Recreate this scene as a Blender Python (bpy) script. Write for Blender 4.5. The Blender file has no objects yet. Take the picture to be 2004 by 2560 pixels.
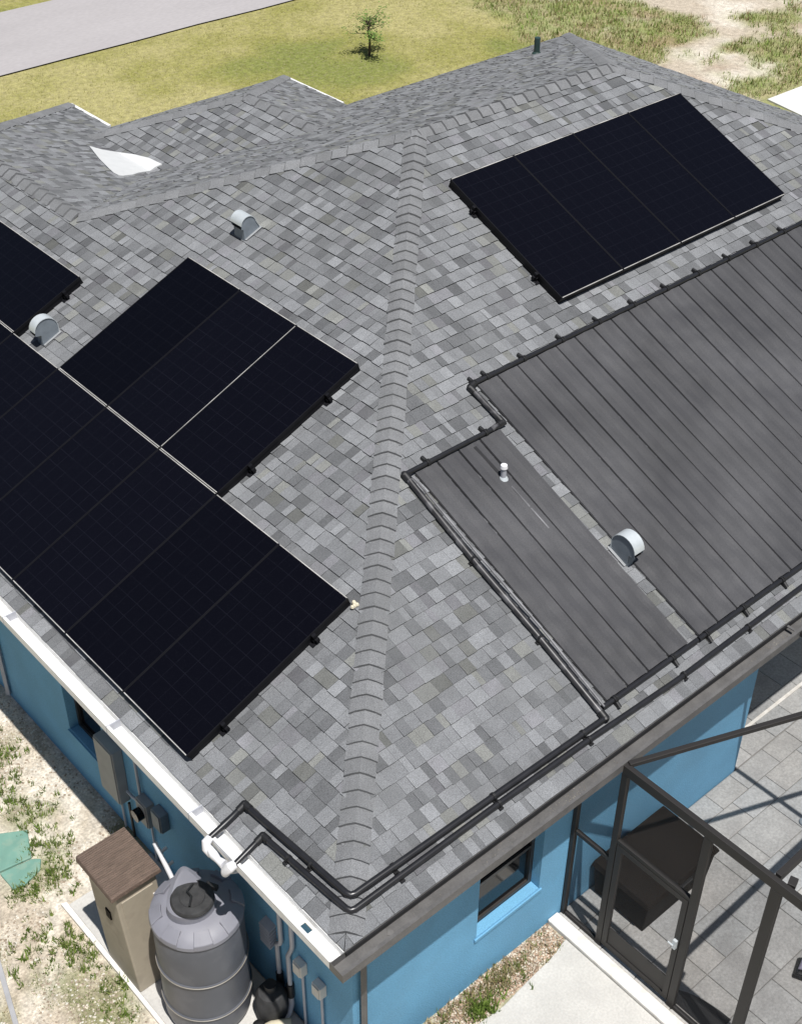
import bpy, math, random
from mathutils import Vector, noise, Matrix
random.seed(7)
SC = bpy.context.scene
COL = SC.collection
# ------------------------------------------------------------------ camera
cam_d = bpy.data.cameras.new('camera'); cam = bpy.data.objects.new('camera', cam_d); COL.objects.link(cam)
cam.location = (-3.7955, -4.8889, 9.2599)
cam.rotation_euler = (math.radians(51.761), math.radians(-0.407), math.radians(-41.326))
cam_d.sensor_fit = 'HORIZONTAL'; cam_d.sensor_width = 36; cam_d.lens = 60.69
cam_d.clip_start = 0.1; cam_d.clip_end = 900
SC.camera = cam
CAM = Vector(cam.location)
# ------------------------------------------------------------------ light
SUNV = Vector((0.10, 0.35, -1.0)).normalized()      # travel direction of the sunlight
w = bpy.data.worlds.new('World'); SC.world = w; w.use_nodes = True
nt = w.node_tree; bg = nt.nodes['Background']
sky = nt.nodes.new('ShaderNodeTexSky'); sky.sky_type = 'NISHITA'; sky.sun_disc = False
sky.sun_elevation = math.asin(-SUNV.z); sky.sun_rotation = math.atan2(-SUNV.x, -SUNV.y)
sky.air_density = 1.0; sky.dust_density = 1.2
nt.links.new(sky.outputs[0], bg.inputs[0]); bg.inputs[1].default_value = 0.05
sd = bpy.data.lights.new('sun', 'SUN'); sd.energy = 5.0; sd.angle = math.radians(0.55); sd.color = (1.0, 0.975, 0.94)
sun = bpy.data.objects.new('sun', sd); COL.objects.link(sun); sun.location = (0, 0, 30)
sun.rotation_euler = SUNV.to_track_quat('-Z', 'Y').to_euler()
SC.view_settings.view_transform = 'Standard'; SC.view_settings.look = 'None'
SC.view_settings.gamma = 1; SC.view_settings.use_curve_mapping = False
SC.view_settings.exposure = 0.12

G = -2.73          # ground level (eave edge is z = 0)
T = 0.4168         # roof pitch, rise over run
CS = 1 / math.hypot(1, T); SN = T * CS

# ------------------------------------------------------------------ materials
def nodes_of(m): return m.node_tree.nodes, m.node_tree.links
def mat(name, col=(.5, .5, .5), rough=.6, var=.12, vscale=6, bump=.0, bscale=60, attr=None, metal=0, spec=.5,
        fine=0, fscale=200, col2=None, patch=0, pscale=2, patchcol=None, coat=0, stretch=None):
    m = bpy.data.materials.new(name); m.use_nodes = True
    N, L = nodes_of(m); b = N['Principled BSDF']
    b.inputs['Roughness'].default_value = rough; b.inputs['Metallic'].default_value = metal
    b.inputs['Specular IOR Level'].default_value = spec
    if coat: b.inputs['Coat Weight'].default_value = coat
    tc = N.new('ShaderNodeTexCoord'); src = tc.outputs['Object']
    if stretch:
        mp = N.new('ShaderNodeMapping'); mp.inputs['Scale'].default_value = stretch
        L.new(src, mp.inputs[0]); src = mp.outputs[0]
    def nz(scale, detail=4):
        n = N.new('ShaderNodeTexNoise'); n.inputs['Scale'].default_value = scale; n.inputs['Detail'].default_value = detail
        L.new(src, n.inputs['Vector']); return n.outputs['Fac']
    if attr:
        a = N.new('ShaderNodeAttribute'); a.attribute_name = attr; c = a.outputs['Color']
    else:
        r = N.new('ShaderNodeRGB'); r.outputs[0].default_value = (*col, 1); c = r.outputs[0]
    def mulc(c, f, amt):
        mr = N.new('ShaderNodeMapRange'); mr.inputs['From Min'].default_value = .3; mr.inputs['From Max'].default_value = .7
        mr.inputs['To Min'].default_value = 1 - amt; mr.inputs['To Max'].default_value = 1 + amt
        L.new(f, mr.inputs[0])
        v = N.new('ShaderNodeVectorMath'); v.operation = 'SCALE'; L.new(c, v.inputs[0]); L.new(mr.outputs[0], v.inputs['Scale'])
        return v.outputs[0]
    if var: c = mulc(c, nz(vscale), var)
    if fine: c = mulc(c, nz(fscale, 2), fine)
    if patch:
        mr = N.new('ShaderNodeMapRange'); mr.inputs['From Min'].default_value = .5; mr.inputs['From Max'].default_value = .62
        L.new(nz(pscale, 6), mr.inputs[0]); mu = N.new('ShaderNodeMath'); mu.operation = 'MULTIPLY'; mu.inputs[1].default_value = patch
        L.new(mr.outputs[0], mu.inputs[0])
        mx = N.new('ShaderNodeMix'); mx.data_type = 'RGBA'; L.new(mu.outputs[0], mx.inputs[0]); L.new(c, mx.inputs[6])
        mx.inputs[7].default_value = (*patchcol, 1); c = mx.outputs[2]
    L.new(c, b.inputs['Base Color'])
    if bump:
        bp = N.new('ShaderNodeBump'); bp.inputs['Strength'].default_value = 1; bp.inputs['Distance'].default_value = bump
        L.new(nz(bscale, 3), bp.inputs['Height']); L.new(bp.outputs[0], b.inputs['Normal'])
    return m

M = {}
M['shingle'] = mat('asphalt_shingle', attr='tone', rough=.93, var=.09, vscale=5, fine=.30, fscale=120, bump=.004, bscale=200, spec=.15, patch=.30, pscale=1.6, patchcol=(.150, .154, .156))
M['deck'] = mat('roof_underlay', (.06, .06, .062), .95)
M['blue'] = mat('blue_stucco', (.145, .37, .57), .85, var=.09, vscale=1.6, fine=.12, fscale=70, bump=.006, bscale=90, patch=.2, pscale=1.8, patchcol=(.14, .30, .44))
M['blue_trim'] = mat('pale_blue_trim', (.30, .52, .68), .7, var=.04)
M['white'] = mat('white_aluminium', (.80, .80, .79), .45, var=.03, vscale=8, patch=.25, pscale=14, patchcol=(.55, .53, .49))
M['bronze'] = mat('bronze_gutter', (.105, .102, .100), .5, var=.15, vscale=7, fine=.12, fscale=60, patch=.35, pscale=6, patchcol=(.16, .155, .15))
M['cage'] = mat('bronze_aluminium', (.013, .011, .010), .6, var=.1, vscale=4, spec=.6)
M['black_pipe'] = mat('black_plastic_pipe', (.016, .016, .018), .33, var=.2, vscale=9, spec=.6)
M['grey_pipe'] = mat('weathered_grey_pipe', (.035, .034, .036), .4, var=.5, vscale=9, spec=.5, patch=.55, pscale=7, patchcol=(.16, .16, .17))
M['tube'] = mat('dull_grey_tube', (.20, .20, .21), .55, var=.4, vscale=5, patch=.7, pscale=2.2, patchcol=(.05, .05, .055))
M['black'] = mat('black_rubber', (.012, .012, .013), .5)
M['heater'] = mat('rubber_heating_mat', (.064, .064, .068), .62, var=.26, vscale=.9, fine=.26, fscale=150, bump=.003, bscale=130, patch=.35, pscale=1.3, patchcol=(.038, .038, .043), spec=.3)  # dark blotches put the soft shadow bands into the mat colour
M['galv'] = mat('galvanised_vent', (.56, .60, .62), .42, var=.08, vscale=10, metal=.25)
M['galv_dark'] = mat('dark_and_shaded_galvanised', (.20, .23, .26), .55, var=.12, vscale=10)  # darker galvanised tone, puts the shade of the vent sides into the colour
M['galv_flash'] = mat('weathered_flashing', (.27, .28, .29), .6, var=.12, vscale=12)
M['green_pipe'] = mat('dark_green_pipe', (.03, .06, .055), .5)
M['frame'] = mat('black_anodised', (.006, .006, .008), .55, spec=.2)
M['edge'] = mat('frame_edge_glint', (.62, .60, .56), .35, var=.3, vscale=5, metal=.4)  # pale tone that paints sun glint on the black panel frames
M['glass'] = None
M['concrete'] = mat('pale_concrete', (.50, .485, .455), .9, var=.10, vscale=1.7, fine=.08, fscale=40, bump=.003, bscale=70, patch=.22, pscale=2.6, patchcol=(.40, .385, .365))
M['road'] = mat('grey_road', (.37, .35, .352), .9, var=.07, vscale=.5, fine=.06, fscale=20, patch=.2, pscale=.35, patchcol=(.33, .31, .31), stretch=(.35, 1, 1))
M['driveway'] = mat('white_driveway', (.66, .65, .63), .9, var=.06, vscale=.6)
M['curb'] = mat('white_curb', (.72, .69, .64), .8, var=.12, vscale=5, patch=.4, pscale=9, patchcol=(.52, .47, .40))
M['ground'] = mat('sandy_ground', attr='tone', rough=.97, var=.20, vscale=7, fine=.26, fscale=34, bump=.02, bscale=22, spec=.1, patch=.22, pscale=11, patchcol=(.36, .30, .22))
M['grass'] = mat('grass_blades', attr='tone', rough=.8, var=0, spec=.2)
M['pebble'] = mat('pebbles', attr='tone', rough=.9, var=.1)
M['bark'] = mat('thin_bark', (.10, .075, .05), .9)
M['leaf'] = mat('sapling_leaves', attr='tone', rough=.7, var=0, spec=.2)
M['dark_glass'] = mat('dark_window_glass', (.006, .006, .007), .08, var=0, spec=.25)
M['sash'] = mat('bronze_sash', (.035, .032, .03), .4)
M['tan'] = mat('tan_plastic', (.36, .315, .245), .6, var=.08, vscale=5, patch=.5, pscale=5, patchcol=(.25, .215, .17))
M['brown'] = mat('brown_ribbed_lid', (.125, .088, .068), .75, var=.22, vscale=9, bump=.008, bscale=16, fine=.3, fscale=70, stretch=(1, 5, 1))
M['tank'] = mat('shaded_grey_tank_side', (.095, .10, .115), .42, var=.07, vscale=4, spec=.4, patch=.25, pscale=4, patchcol=(.15, .155, .175))  # tank side, its shade darkened into the colour
M['tank_top'] = mat('lit_grey_tank_top', (.21, .21, .24), .5, var=.06, vscale=6)  # same plastic as the side, sunlight on top lightened into the colour
M['hatch'] = mat('dark_tank_hatch', (.030, .030, .031), .8, var=.35, vscale=12, bump=.004, bscale=25)
M['hoop'] = mat('tan_hoop_seam', (.24, .22, .19), .5)
M['pvc'] = mat('white_pvc', (.72, .72, .74), .4, var=.04, vscale=9)
M['conduit'] = mat('grey_conduit', (.42, .43, .47), .5, var=.08)
M['ebox'] = mat('grey_electrical_box', (.30, .30, .30), .55, var=.08)
M['cream'] = mat('cream_plastic', (.62, .56, .42), .5, var=.1)
M['lid_green'] = mat('green_plastic_lid', (.15, .29, .235), .7, var=.12, vscale=5, patch=.3, pscale=12, patchcol=(.27, .33, .25))
M['deckbox'] = mat('dark_brown_deck_box', (.013, .010, .008), .8, var=.15, spec=.15)
M['membrane'] = mat('white_roof_membrane', (.60, .61, .61), .6, var=.04, vscale=7, bump=.006, bscale=14, patch=.15, pscale=6, patchcol=(.62, .64, .62))
M['grey_board'] = mat('grey_board', (.36, .36, .37), .85, var=.15)
M['sealant'] = mat('sealant', (.6, .55, .42), .8)
M['purple'] = mat('lavender_fabric', (.25, .23, .30), .9)

def paver_mat():
    return mat('stone_paver', attr='tone', rough=.88, var=.13, vscale=2.4, fine=.16, fscale=42, bump=.005, bscale=30, patch=.35, pscale=2.6, patchcol=(.25, .242, .235))
M['paver'] = paver_mat()

def glass_mat():
    m = bpy.data.materials.new('solar_cells_under_glass'); m.use_nodes = True
    N, L = nodes_of(m); b = N['Principled BSDF']
    b.inputs['Roughness'].default_value = .22; b.inputs['Specular IOR Level'].default_value = .16
    uv = N.new('ShaderNodeUVMap'); uv.uv_map = 'UVMap'
    sep = N.new('ShaderNodeSeparateXYZ'); L.new(uv.outputs[0], sep.inputs[0])
    def lines(sock, n, wd):
        a = N.new('ShaderNodeMath'); a.operation = 'MULTIPLY'; a.inputs[1].default_value = n; L.new(sock, a.inputs[0])
        f = N.new('ShaderNodeMath'); f.operation = 'FRACT'; L.new(a.outputs[0], f.inputs[0])
        s = N.new('ShaderNodeMath'); s.operation = 'SUBTRACT'; s.inputs[1].default_value = .5; L.new(f.outputs[0], s.inputs[0])
        ab = N.new('ShaderNodeMath'); ab.operation = 'ABSOLUTE'; L.new(s.outputs[0], ab.inputs[0])
        g = N.new('ShaderNodeMath'); g.operation = 'GREATER_THAN'; g.inputs[1].default_value = .5 - wd; L.new(ab.outputs[0], g.inputs[0])
        return g.outputs[0]
    l1 = lines(sep.outputs[0], 6, .018); l2 = lines(sep.outputs[1], 12, .022); l3 = lines(sep.outputs[1], 2, .003)
    mx = N.new('ShaderNodeMath'); mx.operation = 'MAXIMUM'; L.new(l1, mx.inputs[0]); L.new(l2, mx.inputs[1])
    nz = N.new('ShaderNodeTexNoise'); nz.inputs['Scale'].default_value = 2.3; tc = N.new('ShaderNodeTexCoord'); L.new(tc.outputs['Object'], nz.inputs[0])
    mul = N.new('ShaderNodeMath'); mul.operation = 'MULTIPLY'; L.new(mx.outputs[0], mul.inputs[0]); L.new(nz.outputs['Fac'], mul.inputs[1])
    col = N.new('ShaderNodeMix'); col.data_type = 'RGBA'
    L.new(mul.outputs[0], col.inputs[0]); col.inputs[6].default_value = (.0024, .0024, .0045, 1); col.inputs[7].default_value = (.0075, .0078, .012, 1)
    # faint dust
    n2 = N.new('ShaderNodeTexNoise'); n2.inputs['Scale'].default_value = 140; n2.inputs['Detail'].default_value = 2; L.new(tc.outputs['Object'], n2.inputs[0])
    mr = N.new('ShaderNodeMapRange'); mr.inputs['From Min'].default_value = .66; mr.inputs['From Max'].default_value = .78; mr.inputs['To Max'].default_value = .35; L.new(n2.outputs['Fac'], mr.inputs[0])
    c2 = N.new('ShaderNodeMix'); c2.data_type = 'RGBA'; L.new(mr.outputs[0], c2.inputs[0]); L.new(col.outputs[2], c2.inputs[6]); c2.inputs[7].default_value = (.05, .055, .07, 1)
    oi = N.new('ShaderNodeObjectInfo'); m3 = N.new('ShaderNodeMapRange'); m3.inputs['To Min'].default_value = .8; m3.inputs['To Max'].default_value = 1.3; L.new(oi.outputs['Random'], m3.inputs[0])
    sc_ = N.new('ShaderNodeVectorMath'); sc_.operation = 'SCALE'; L.new(c2.outputs[2], sc_.inputs[0]); L.new(m3.outputs[0], sc_.inputs['Scale'])
    L.new(sc_.outputs[0], b.inputs['Base Color'])
    n3 = N.new('ShaderNodeTexNoise'); n3.inputs['Scale'].default_value = 5; L.new(tc.outputs['Object'], n3.inputs[0])
    bp = N.new('ShaderNodeBump'); bp.inputs['Distance'].default_value = .002; L.new(n3.outputs['Fac'], bp.inputs['Height']); L.new(bp.outputs[0], b.inputs['Normal'])
    return m
M['glass'] = glass_mat()
def screen_mat(opac):
    m = bpy.data.materials.new('insect_screen'); m.use_nodes = True
    N, L = nodes_of(m); out = N['Material Output']
    t = N.new('ShaderNodeBsdfTransparent'); d = N['Principled BSDF']; d.inputs['Base Color'].default_value = (.02, .02, .022, 1); d.inputs['Roughness'].default_value = .8
    mx = N.new('ShaderNodeMixShader'); mx.inputs[0].default_value = opac
    L.new(t.outputs[0], mx.inputs[1]); L.new(d.outputs[0], mx.inputs[2]); L.new(mx.outputs[0], out.inputs[0])
    return m
M['screen'] = screen_mat(.36); M['roof_screen'] = screen_mat(.15)

# ------------------------------------------------------------------ object helpers
def thing(name, label, cat, loc=(0, 0, 0), group=None):
    o = bpy.data.objects.new(name, None); COL.objects.link(o); o.location = loc; o.empty_display_size = .1
    o['label'] = label; o['category'] = cat
    if group: o['group'] = group
    return o
def worldloc(o):
    v = Vector((0, 0, 0))
    while o is not None: v += Vector(o.location); o = o.parent
    return v
class MB:
    """collects shapes in world coordinates"""
    def __init__(s): s.v = []; s.f = []; s.c = []; s.uv = None; s.mats = []
    def add(s, vs, fs, col=None):
        n = len(s.v); s.v += [tuple(p) for p in vs]; s.f += [tuple(i + n for i in f) for f in fs]
        if col is not None: s.c += [col] * len(vs)
    def hexa(s, p, col=None):      # 8 points: bottom loop 0-3, top loop 4-7
        s.add(p, [(3, 2, 1, 0), (4, 5, 6, 7), (0, 1, 5, 4), (1, 2, 6, 5), (2, 3, 7, 6), (3, 0, 4, 7)], col)
    def box(s, x0, x1, y0, y1, z0, z1, col=None):
        s.hexa([(x0, y0, z0), (x1, y0, z0), (x1, y1, z0), (x0, y1, z0), (x0, y0, z1), (x1, y0, z1), (x1, y1, z1), (x0, y1, z1)], col)
    def obox(s, a, b, wd, ht, up=(0, 0, 1), col=None):   # beam from a to b, width wd, height ht (centred)
        a = Vector(a); b = Vector(b); d = (b - a).normalized(); up = Vector(up); sd_ = d.cross(up).normalized(); u2 = sd_.cross(d).normalized()
        q = []
        for p in (a, b):
            for i, j in ((-1, -1), (1, -1), (1, 1), (-1, 1)): q.append(p + sd_ * (i * wd / 2) + u2 * (j * ht / 2))
        s.add(q, [(3, 2, 1, 0), (4, 5, 6, 7), (0, 1, 5, 4), (1, 2, 6, 5), (2, 3, 7, 6), (3, 0, 4, 7)], col)
    def tube(s, pts, r, seg=10, cap=True, col=None):
        pts = [Vector(p) for p in pts]; n = len(pts); rings = []; prev = None
        for i, p in enumerate(pts):
            d = ((pts[min(i + 1, n - 1)] - p).normalized() + (p - pts[max(i - 1, 0)]).normalized()).normalized() if n > 1 else Vector((0, 0, 1))
            if prev is None:
                a = Vector((0, 0, 1)) if abs(d.z) < .9 else Vector((1, 0, 0))
            else: a = prev
            x = (a - d * a.dot(d)).normalized(); prev = x; y = d.cross(x)
            rr = r[i] if isinstance(r, (list, tuple)) else r
            rings.append([p + (x * math.cos(k * 2 * math.pi / seg) + y * math.sin(k * 2 * math.pi / seg)) * rr for k in range(seg)])
        vs = [q for rg in rings for q in rg]; fs = []
        for i in range(n - 1):
            for k in range(seg): a = i * seg + k; b = i * seg + (k + 1) % seg; fs.append((a, b, b + seg, a + seg))
        if cap: fs.append(tuple(range(seg))[::-1]); fs.append(tuple(range((n - 1) * seg, n * seg)))
        s.add(vs, fs, col)
    def lathe(s, cx, cy, prof, seg=40, col=None):
        vs = []; fs = []
        for r, z in prof:
            for k in range(seg): a = k * 2 * math.pi / seg; vs.append((cx + r * math.cos(a), cy + r * math.sin(a), z))
        for i in range(len(prof) - 1):
            for k in range(seg): a = i * seg + k; b = i * seg + (k + 1) % seg; fs.append((a, b, b + seg, a + seg))
        fs.append(tuple(range(seg))[::-1]); fs.append(tuple(range((len(prof) - 1) * seg, len(prof) * seg)))
        s.add(vs, fs, col)
    def prism(s, poly, d, col=None):   # polygon (list of points) pushed along d
        n = len(poly); d = Vector(d); vs = [Vector(p) for p in poly] + [Vector(p) + d for p in poly]
        s.add(vs, [tuple(range(n))[::-1], tuple(range(n, 2 * n))] + [(i, (i + 1) % n, (i + 1) % n + n, i + n) for i in range(n)], col)
    def build(s, name, m, parent=None, smooth=False, bevel=0, label=None, kind=None, recalc=True):
        off = worldloc(parent) if parent is not None else Vector((0, 0, 0))
        me = bpy.data.meshes.new(name)
        me.from_pydata([(x - off.x, y - off.y, z - off.z) for x, y, z in s.v], [], s.f)
        if s.c:
            at = me.color_attributes.new('tone', 'FLOAT_COLOR', 'POINT')
            at.data.foreach_set('color', [x for c in s.c for x in (*c[:3], 1)])
        me.materials.append(m)
        if recalc:
            import bmesh
            bm = bmesh.new(); bm.from_mesh(me); bmesh.ops.recalc_face_normals(bm, faces=bm.faces); bm.to_mesh(me); bm.free()
        if smooth: me.shade_smooth() if hasattr(me, 'shade_smooth') else None
        o = bpy.data.objects.new(name, me); COL.objects.link(o)
        if parent is not None: o.parent = parent
        if smooth:
            md = o.modifiers.new('split', 'EDGE_SPLIT'); md.split_angle = math.radians(38)
        if bevel:
            bv = o.modifiers.new('bevel', 'BEVEL'); bv.width = bevel; bv.segments = 2; bv.limit_method = 'ANGLE'
        if label: o['label'] = label
        if kind: o['kind'] = kind
        return o
def recentre(o):
    """move a parentless mesh's origin to the bottom centre of its bounds"""
    me = o.data; n = len(me.vertices); xs = [v.co.x for v in me.vertices]; ys = [v.co.y for v in me.vertices]; zs = [v.co.z for v in me.vertices]
    c = Vector(((min(xs) + max(xs)) / 2, (min(ys) + max(ys)) / 2, min(zs)))
    me.transform(Matrix.Translation(-c)); o.location = c
def tag(o, label, cat, group=None):
    o['label'] = label; o['category'] = cat
    if group: o['group'] = group
    recentre(o); return o

# roof frames: P(u, v, h): u along the eave, v true distance up the slope, h off the surface
class Frame:
    def __init__(s, o, u, plan_up):
        s.o = Vector(o); s.u = Vector(u); pu = Vector(plan_up)
        s.v = Vector((pu.x * CS, pu.y * CS, SN)); s.n = Vector((-pu.x * SN, -pu.y * SN, CS)); s.pu = pu
    def P(s, u, v, h=0): return s.o + s.u * u + s.v * v + s.n * h
    def uv(s, x, y):
        d = Vector((x, y, 0)) - Vector((s.o.x, s.o.y, 0)); return (d.dot(s.u), d.dot(s.pu) / CS)
LX, LY = 16.84, 13.36          # main body of the house
WEST = Frame((0, 0, 0), (0, 1, 0), (1, 0, 0))
SOUTH = Frame((0, 0, 0), (1, 0, 0), (0, 1, 0))
EAST = Frame((LX, 0, 0), (0, 1, 0), (-1, 0, 0))
NORTH = Frame((0, LY, 0), (1, 0, 0), (0, -1, 0))
W1E = Frame((7.3, 0, 0), (0, 1, 0), (-1, 0, 0)); W1N = Frame((0, 16.6, 0), (1, 0, 0), (0, -1, 0))
W2W = Frame((5.4, 0, 0), (0, 1, 0), (1, 0, 0)); W2E = Frame((11.05, 0, 0), (0, 1, 0), (-1, 0, 0)); W2N = Frame((0, 15.2, 0), (1, 0, 0), (0, -1, 0))
A = 6.68; BX = 10.16; Q = (3.65, 9.71)
R2X = 8.225; Z2 = 2.825          # entry wing ridge: x, plan half width
# plan polygons (convex)
VX = 6.35
FACES = [
    (WEST, [(0, 0), (A, A), Q, (0, 9.71)]), (WEST, [(0, 9.71), Q, (3.65, 12.95), (0, 16.6)]),
    (SOUTH, [(0, 0), (LX, 0), (BX, A), (A, A)]),
    (EAST, [(LX, 0), (LX, LY), (BX, A)]),
    (NORTH, [(A, A), (R2X, A), (R2X, LY - Z2), (VX, LY - .95), Q]),
    (NORTH, [(R2X, A), (BX, A), (LX, LY), (11.05, LY), (R2X, LY - Z2)]),
    (W1E, [Q, (VX, 12.41), (VX, 14.25), (VX, 15.65), (3.65, 12.95)]), (W1E, [(VX, 14.25), (7.3, 15.2), (7.3, 16.6), (VX, 15.65)]),
    (W1N, [(0, 16.6), (3.65, 12.95), (7.3, 16.6)]),
    (W2W, [(VX, 12.41), (R2X, LY - Z2), (R2X, 15.2 - Z2), (VX, 14.25)]),
    (W2E, [(R2X, LY - Z2), (11.05, LY), (11.05, 15.2), (R2X, 15.2 - Z2)]),
    (W2N, [(VX, 14.25), (R2X, 15.2 - Z2), (11.05, 15.2), (7.3, 15.2)]),
]
def area(p): return sum(p[i][0] * p[(i + 1) % len(p)][1] - p[(i + 1) % len(p)][0] * p[i][1] for i in range(len(p))) / 2
def clip(poly, cl):
    if area(cl) < 0: cl = cl[::-1]
    out = poly
    for i in range(len(cl)):
        ax, ay = cl[i]; bx, by = cl[(i + 1) % len(cl)]
        inp = out; out = []
        if not inp: return []
        side = lambda p: (bx - ax) * (p[1] - ay) - (by - ay) * (p[0] - ax)
        for k in range(len(inp)):
            p = inp[k]; q = inp[(k + 1) % len(inp)]; sp = side(p); sq = side(q)
            if sp >= 0: out.append(p)
            if sp * sq < 0:
                t_ = sp / (sp - sq); out.append((p[0] + (q[0] - p[0]) * t_, p[1] + (q[1] - p[1]) * t_))
    return out

# ------------------------------------------------------------------ ground
def fbm(x, y, s, o=0): return noise.fractal(Vector((x * s + o, y * s - o, o * 1.7)), 1.0, 2.0, 4)
def sstep(a, b, x):
    t_ = max(0, min(1, (x - a) / (b - a))); return t_ * t_ * (3 - 2 * t_)
def lerp3(a, b, t_): return tuple(a[i] + (b[i] - a[i]) * t_ for i in range(3))
SAND = (.45, .39, .31); SAND2 = (.60, .55, .47); LAWN = (.25, .24, .075); LAWN2 = (.34, .31, .135); GREEN = (.10, .155, .035); DRY = (.30, .27, .13)
def lawn_w(x, y):
    # mown lawn: front yard strip between the house and the road, fading into scrub to the right
    e = x - 22.3 + fbm(x, y, .35, 3) * 1.6 - (y - 20) * .25
    return (1 - sstep(-.8, .9, e)) * sstep(9.0, 10.0, y + x * .15)
def cover(x, y):
    """returns base colour and grass density of the ground at x, y"""
    lw = lawn_w(x, y)
    n1 = fbm(x, y, .22, 11); n2 = fbm(x, y, .9, 5); n3 = fbm(x, y, 2.6, 8)
    lawn = lerp3(LAWN, LAWN2, sstep(-.35, .5, n1 * .9 + n2 * .45 + n3 * .2)); lawn = lerp3(lawn, GREEN, .45 * sstep(.15, .7, -n1 - n2 * .3) + .0)
    lawn = lerp3(lawn, (.13, .19, .035), .55 * (1 - sstep(17.0, 18.6, y - .15 * (x - 8) + n2 * .5)) if x < 14 else 0)
    if x > 12:
        g = sstep(-.42, .12, fbm(x, y * 1.3, .38, 21) + .25 * n2)
        c = lerp3(lerp3(SAND, SAND2, sstep(-.3, .4, n2)), lerp3((.20, .235, .065), DRY, sstep(-.2, .5, n3)), g * .88)
        c = lerp3(c, (.26, .17, .11), .45 * sstep(.25, .6, fbm(x, y, .8, 31)))
    else:
        g = sstep(-.05, .4, fbm(x, y, 1.5, 41) + .2 * n3)
        c = lerp3(lerp3(SAND, SAND2, sstep(-.25, .35, n2 * .5 + fbm(x, y, 6, 2))), (.17, .18, .075), g * .75)
    return lerp3(c, lawn, lw), max(lw, 0), g
def axis(lo, hi, st, ext):
    a = []; x = lo
    while x <= hi: a.append(x); x += st
    pre = [lo - e for e in ext[::-1]]; post = [a[-1] + e for e in ext]
    return pre + a + post
xs = axis(-4, 42, .2, [1, 3, 8, 20, 60, 180, 400]); ys = axis(-5, 40, .2, [1, 3, 8, 20, 60, 180, 400])
gv = []; gc = []
for yy in ys:
    for xx in xs:
        inside = 0 < xx < LX and 0 < yy < LY
        z = G
        if not inside and -6 < xx < 45 and -6 < yy < 45: z += .012 * noise.noise(Vector((xx * 1.5, yy * 1.5, 0)))
        if 10 < yy and yy > 25.3: z = G - .02
        gv.append((xx, yy, z)); c, lw, g = cover(xx, yy); gc.append(c)
nx = len(xs); gf = [(j * nx + i, j * nx + i + 1, (j + 1) * nx + i + 1, (j + 1) * nx + i) for j in range(len(ys) - 1) for i in range(nx - 1)]
gm = MB(); gm.v = gv; gm.f = gf; gm.c = gc
gm.build('ground', M['ground'], kind='structure', recalc=False, smooth=False)
# road, far verge, driveway
rd = MB(); N_ = 90; near = []; far = []
for i in range(N_ + 1):
    x = -60 + i * 2.0
    near.append((x, 25.55 + .10 * noise.noise(Vector((x * .6, 0, 0))) + .06 * noise.noise(Vector((x * 2.9, 3, 0))), G + .02)); far.append((x, 29.75, G + .02))
rd.add(near + far, [(i, i + 1, i + N_ + 2, i + N_ + 1) for i in range(N_)])
rd.build('road', M['road'], kind='structure')
dv = MB(); dv.prism([(23.15, 12.6, G - .02), (38, 12.3, G - .02), (38, 4, G - .02), (22.6, 4, G - .02), (22.75, 10.5, G - .02)], (0, 0, .055)); dv.build('driveway', M['driveway'], kind='structure')
# side pad under shed and tank, pale walk by the south wall
pd = MB(); pd.box(-.70, .31, -.4, 3.74, G - .05, G + .045); pd.build('equipment_pad', M['concrete'], kind='structure', bevel=.01)
pe = MB(); pe.prism([(-.74, -.4, G - .03), (-.702, -.4, G - .03), (-.702, 3.78, G - .03), (-.76, 3.80, G - .03), (-.745, 2.6, G - .03)], (0, 0, .075)); pe.build('path_edge', M['curb'], kind='structure')
wk = MB()
poly = [(1.50, -.03), (1.9, -.06), (2.3, -.02), (2.62, .0), (2.91, .06), (2.91, -3.2), (.2, -3.2), (.9, -1.2), (1.25, -.35)]
wk.prism([(x, y, G - .03) for x, y in poly], (0, 0, .06)); wk.build('walk', M['concrete'], kind='structure', bevel=.008)
cb = MB(); cb.box(2.915, 3.06, -5, .325, G - .05, G + .07); cb.build('patio_curb', M['curb'], kind='structure', bevel=.012)

# patio of stone pavers
pt = MB(); pt.box(3.062, 12.5, -5, .325, G - .05, G + .012); pt.box(6.05, 12.5, .326, 3.0, G - .05, G + .012)
patio = pt.build('patio', mat('paver_joint_sand', (.24, .23, .215), .95), kind='structure')
prow = 0; y = -4.6
def paver(x0, x1, y0, y1, r):
    b_ = r.choice([.355, .36, .375, .34, .385]); tint = r.uniform(-.006, .012)
    m_ = MB(); c = (b_ + tint, b_ - .003, b_ - .012 - tint); g_ = .0035
    z1 = G + .028 + r.uniform(-.0015, .0015); x0 += g_; x1 -= g_; y0 += g_; y1 -= g_; k = .008
    m_.add([(x0, y0, G + .008), (x1, y0, G + .008), (x1, y1, G + .008), (x0, y1, G + .008), (x0, y0, z1 - k * .6), (x1, y0, z1 - k * .6), (x1, y1, z1 - k * .6), (x0, y1, z1 - k * .6),
            (x0 + k, y0 + k, z1), (x1 - k, y0 + k, z1), (x1 - k, y1 - k, z1), (x0 + k, y1 - k, z1)],
           [(0, 1, 5, 4), (1, 2, 6, 5), (2, 3, 7, 6), (3, 0, 4, 7), (4, 5, 9, 8), (5, 6, 10, 9), (6, 7, 11, 10), (7, 4, 8, 11), (8, 9, 10, 11)], c)
    m_.build('paver', M['paver'], patio)
r_ = random.Random(5)
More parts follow.
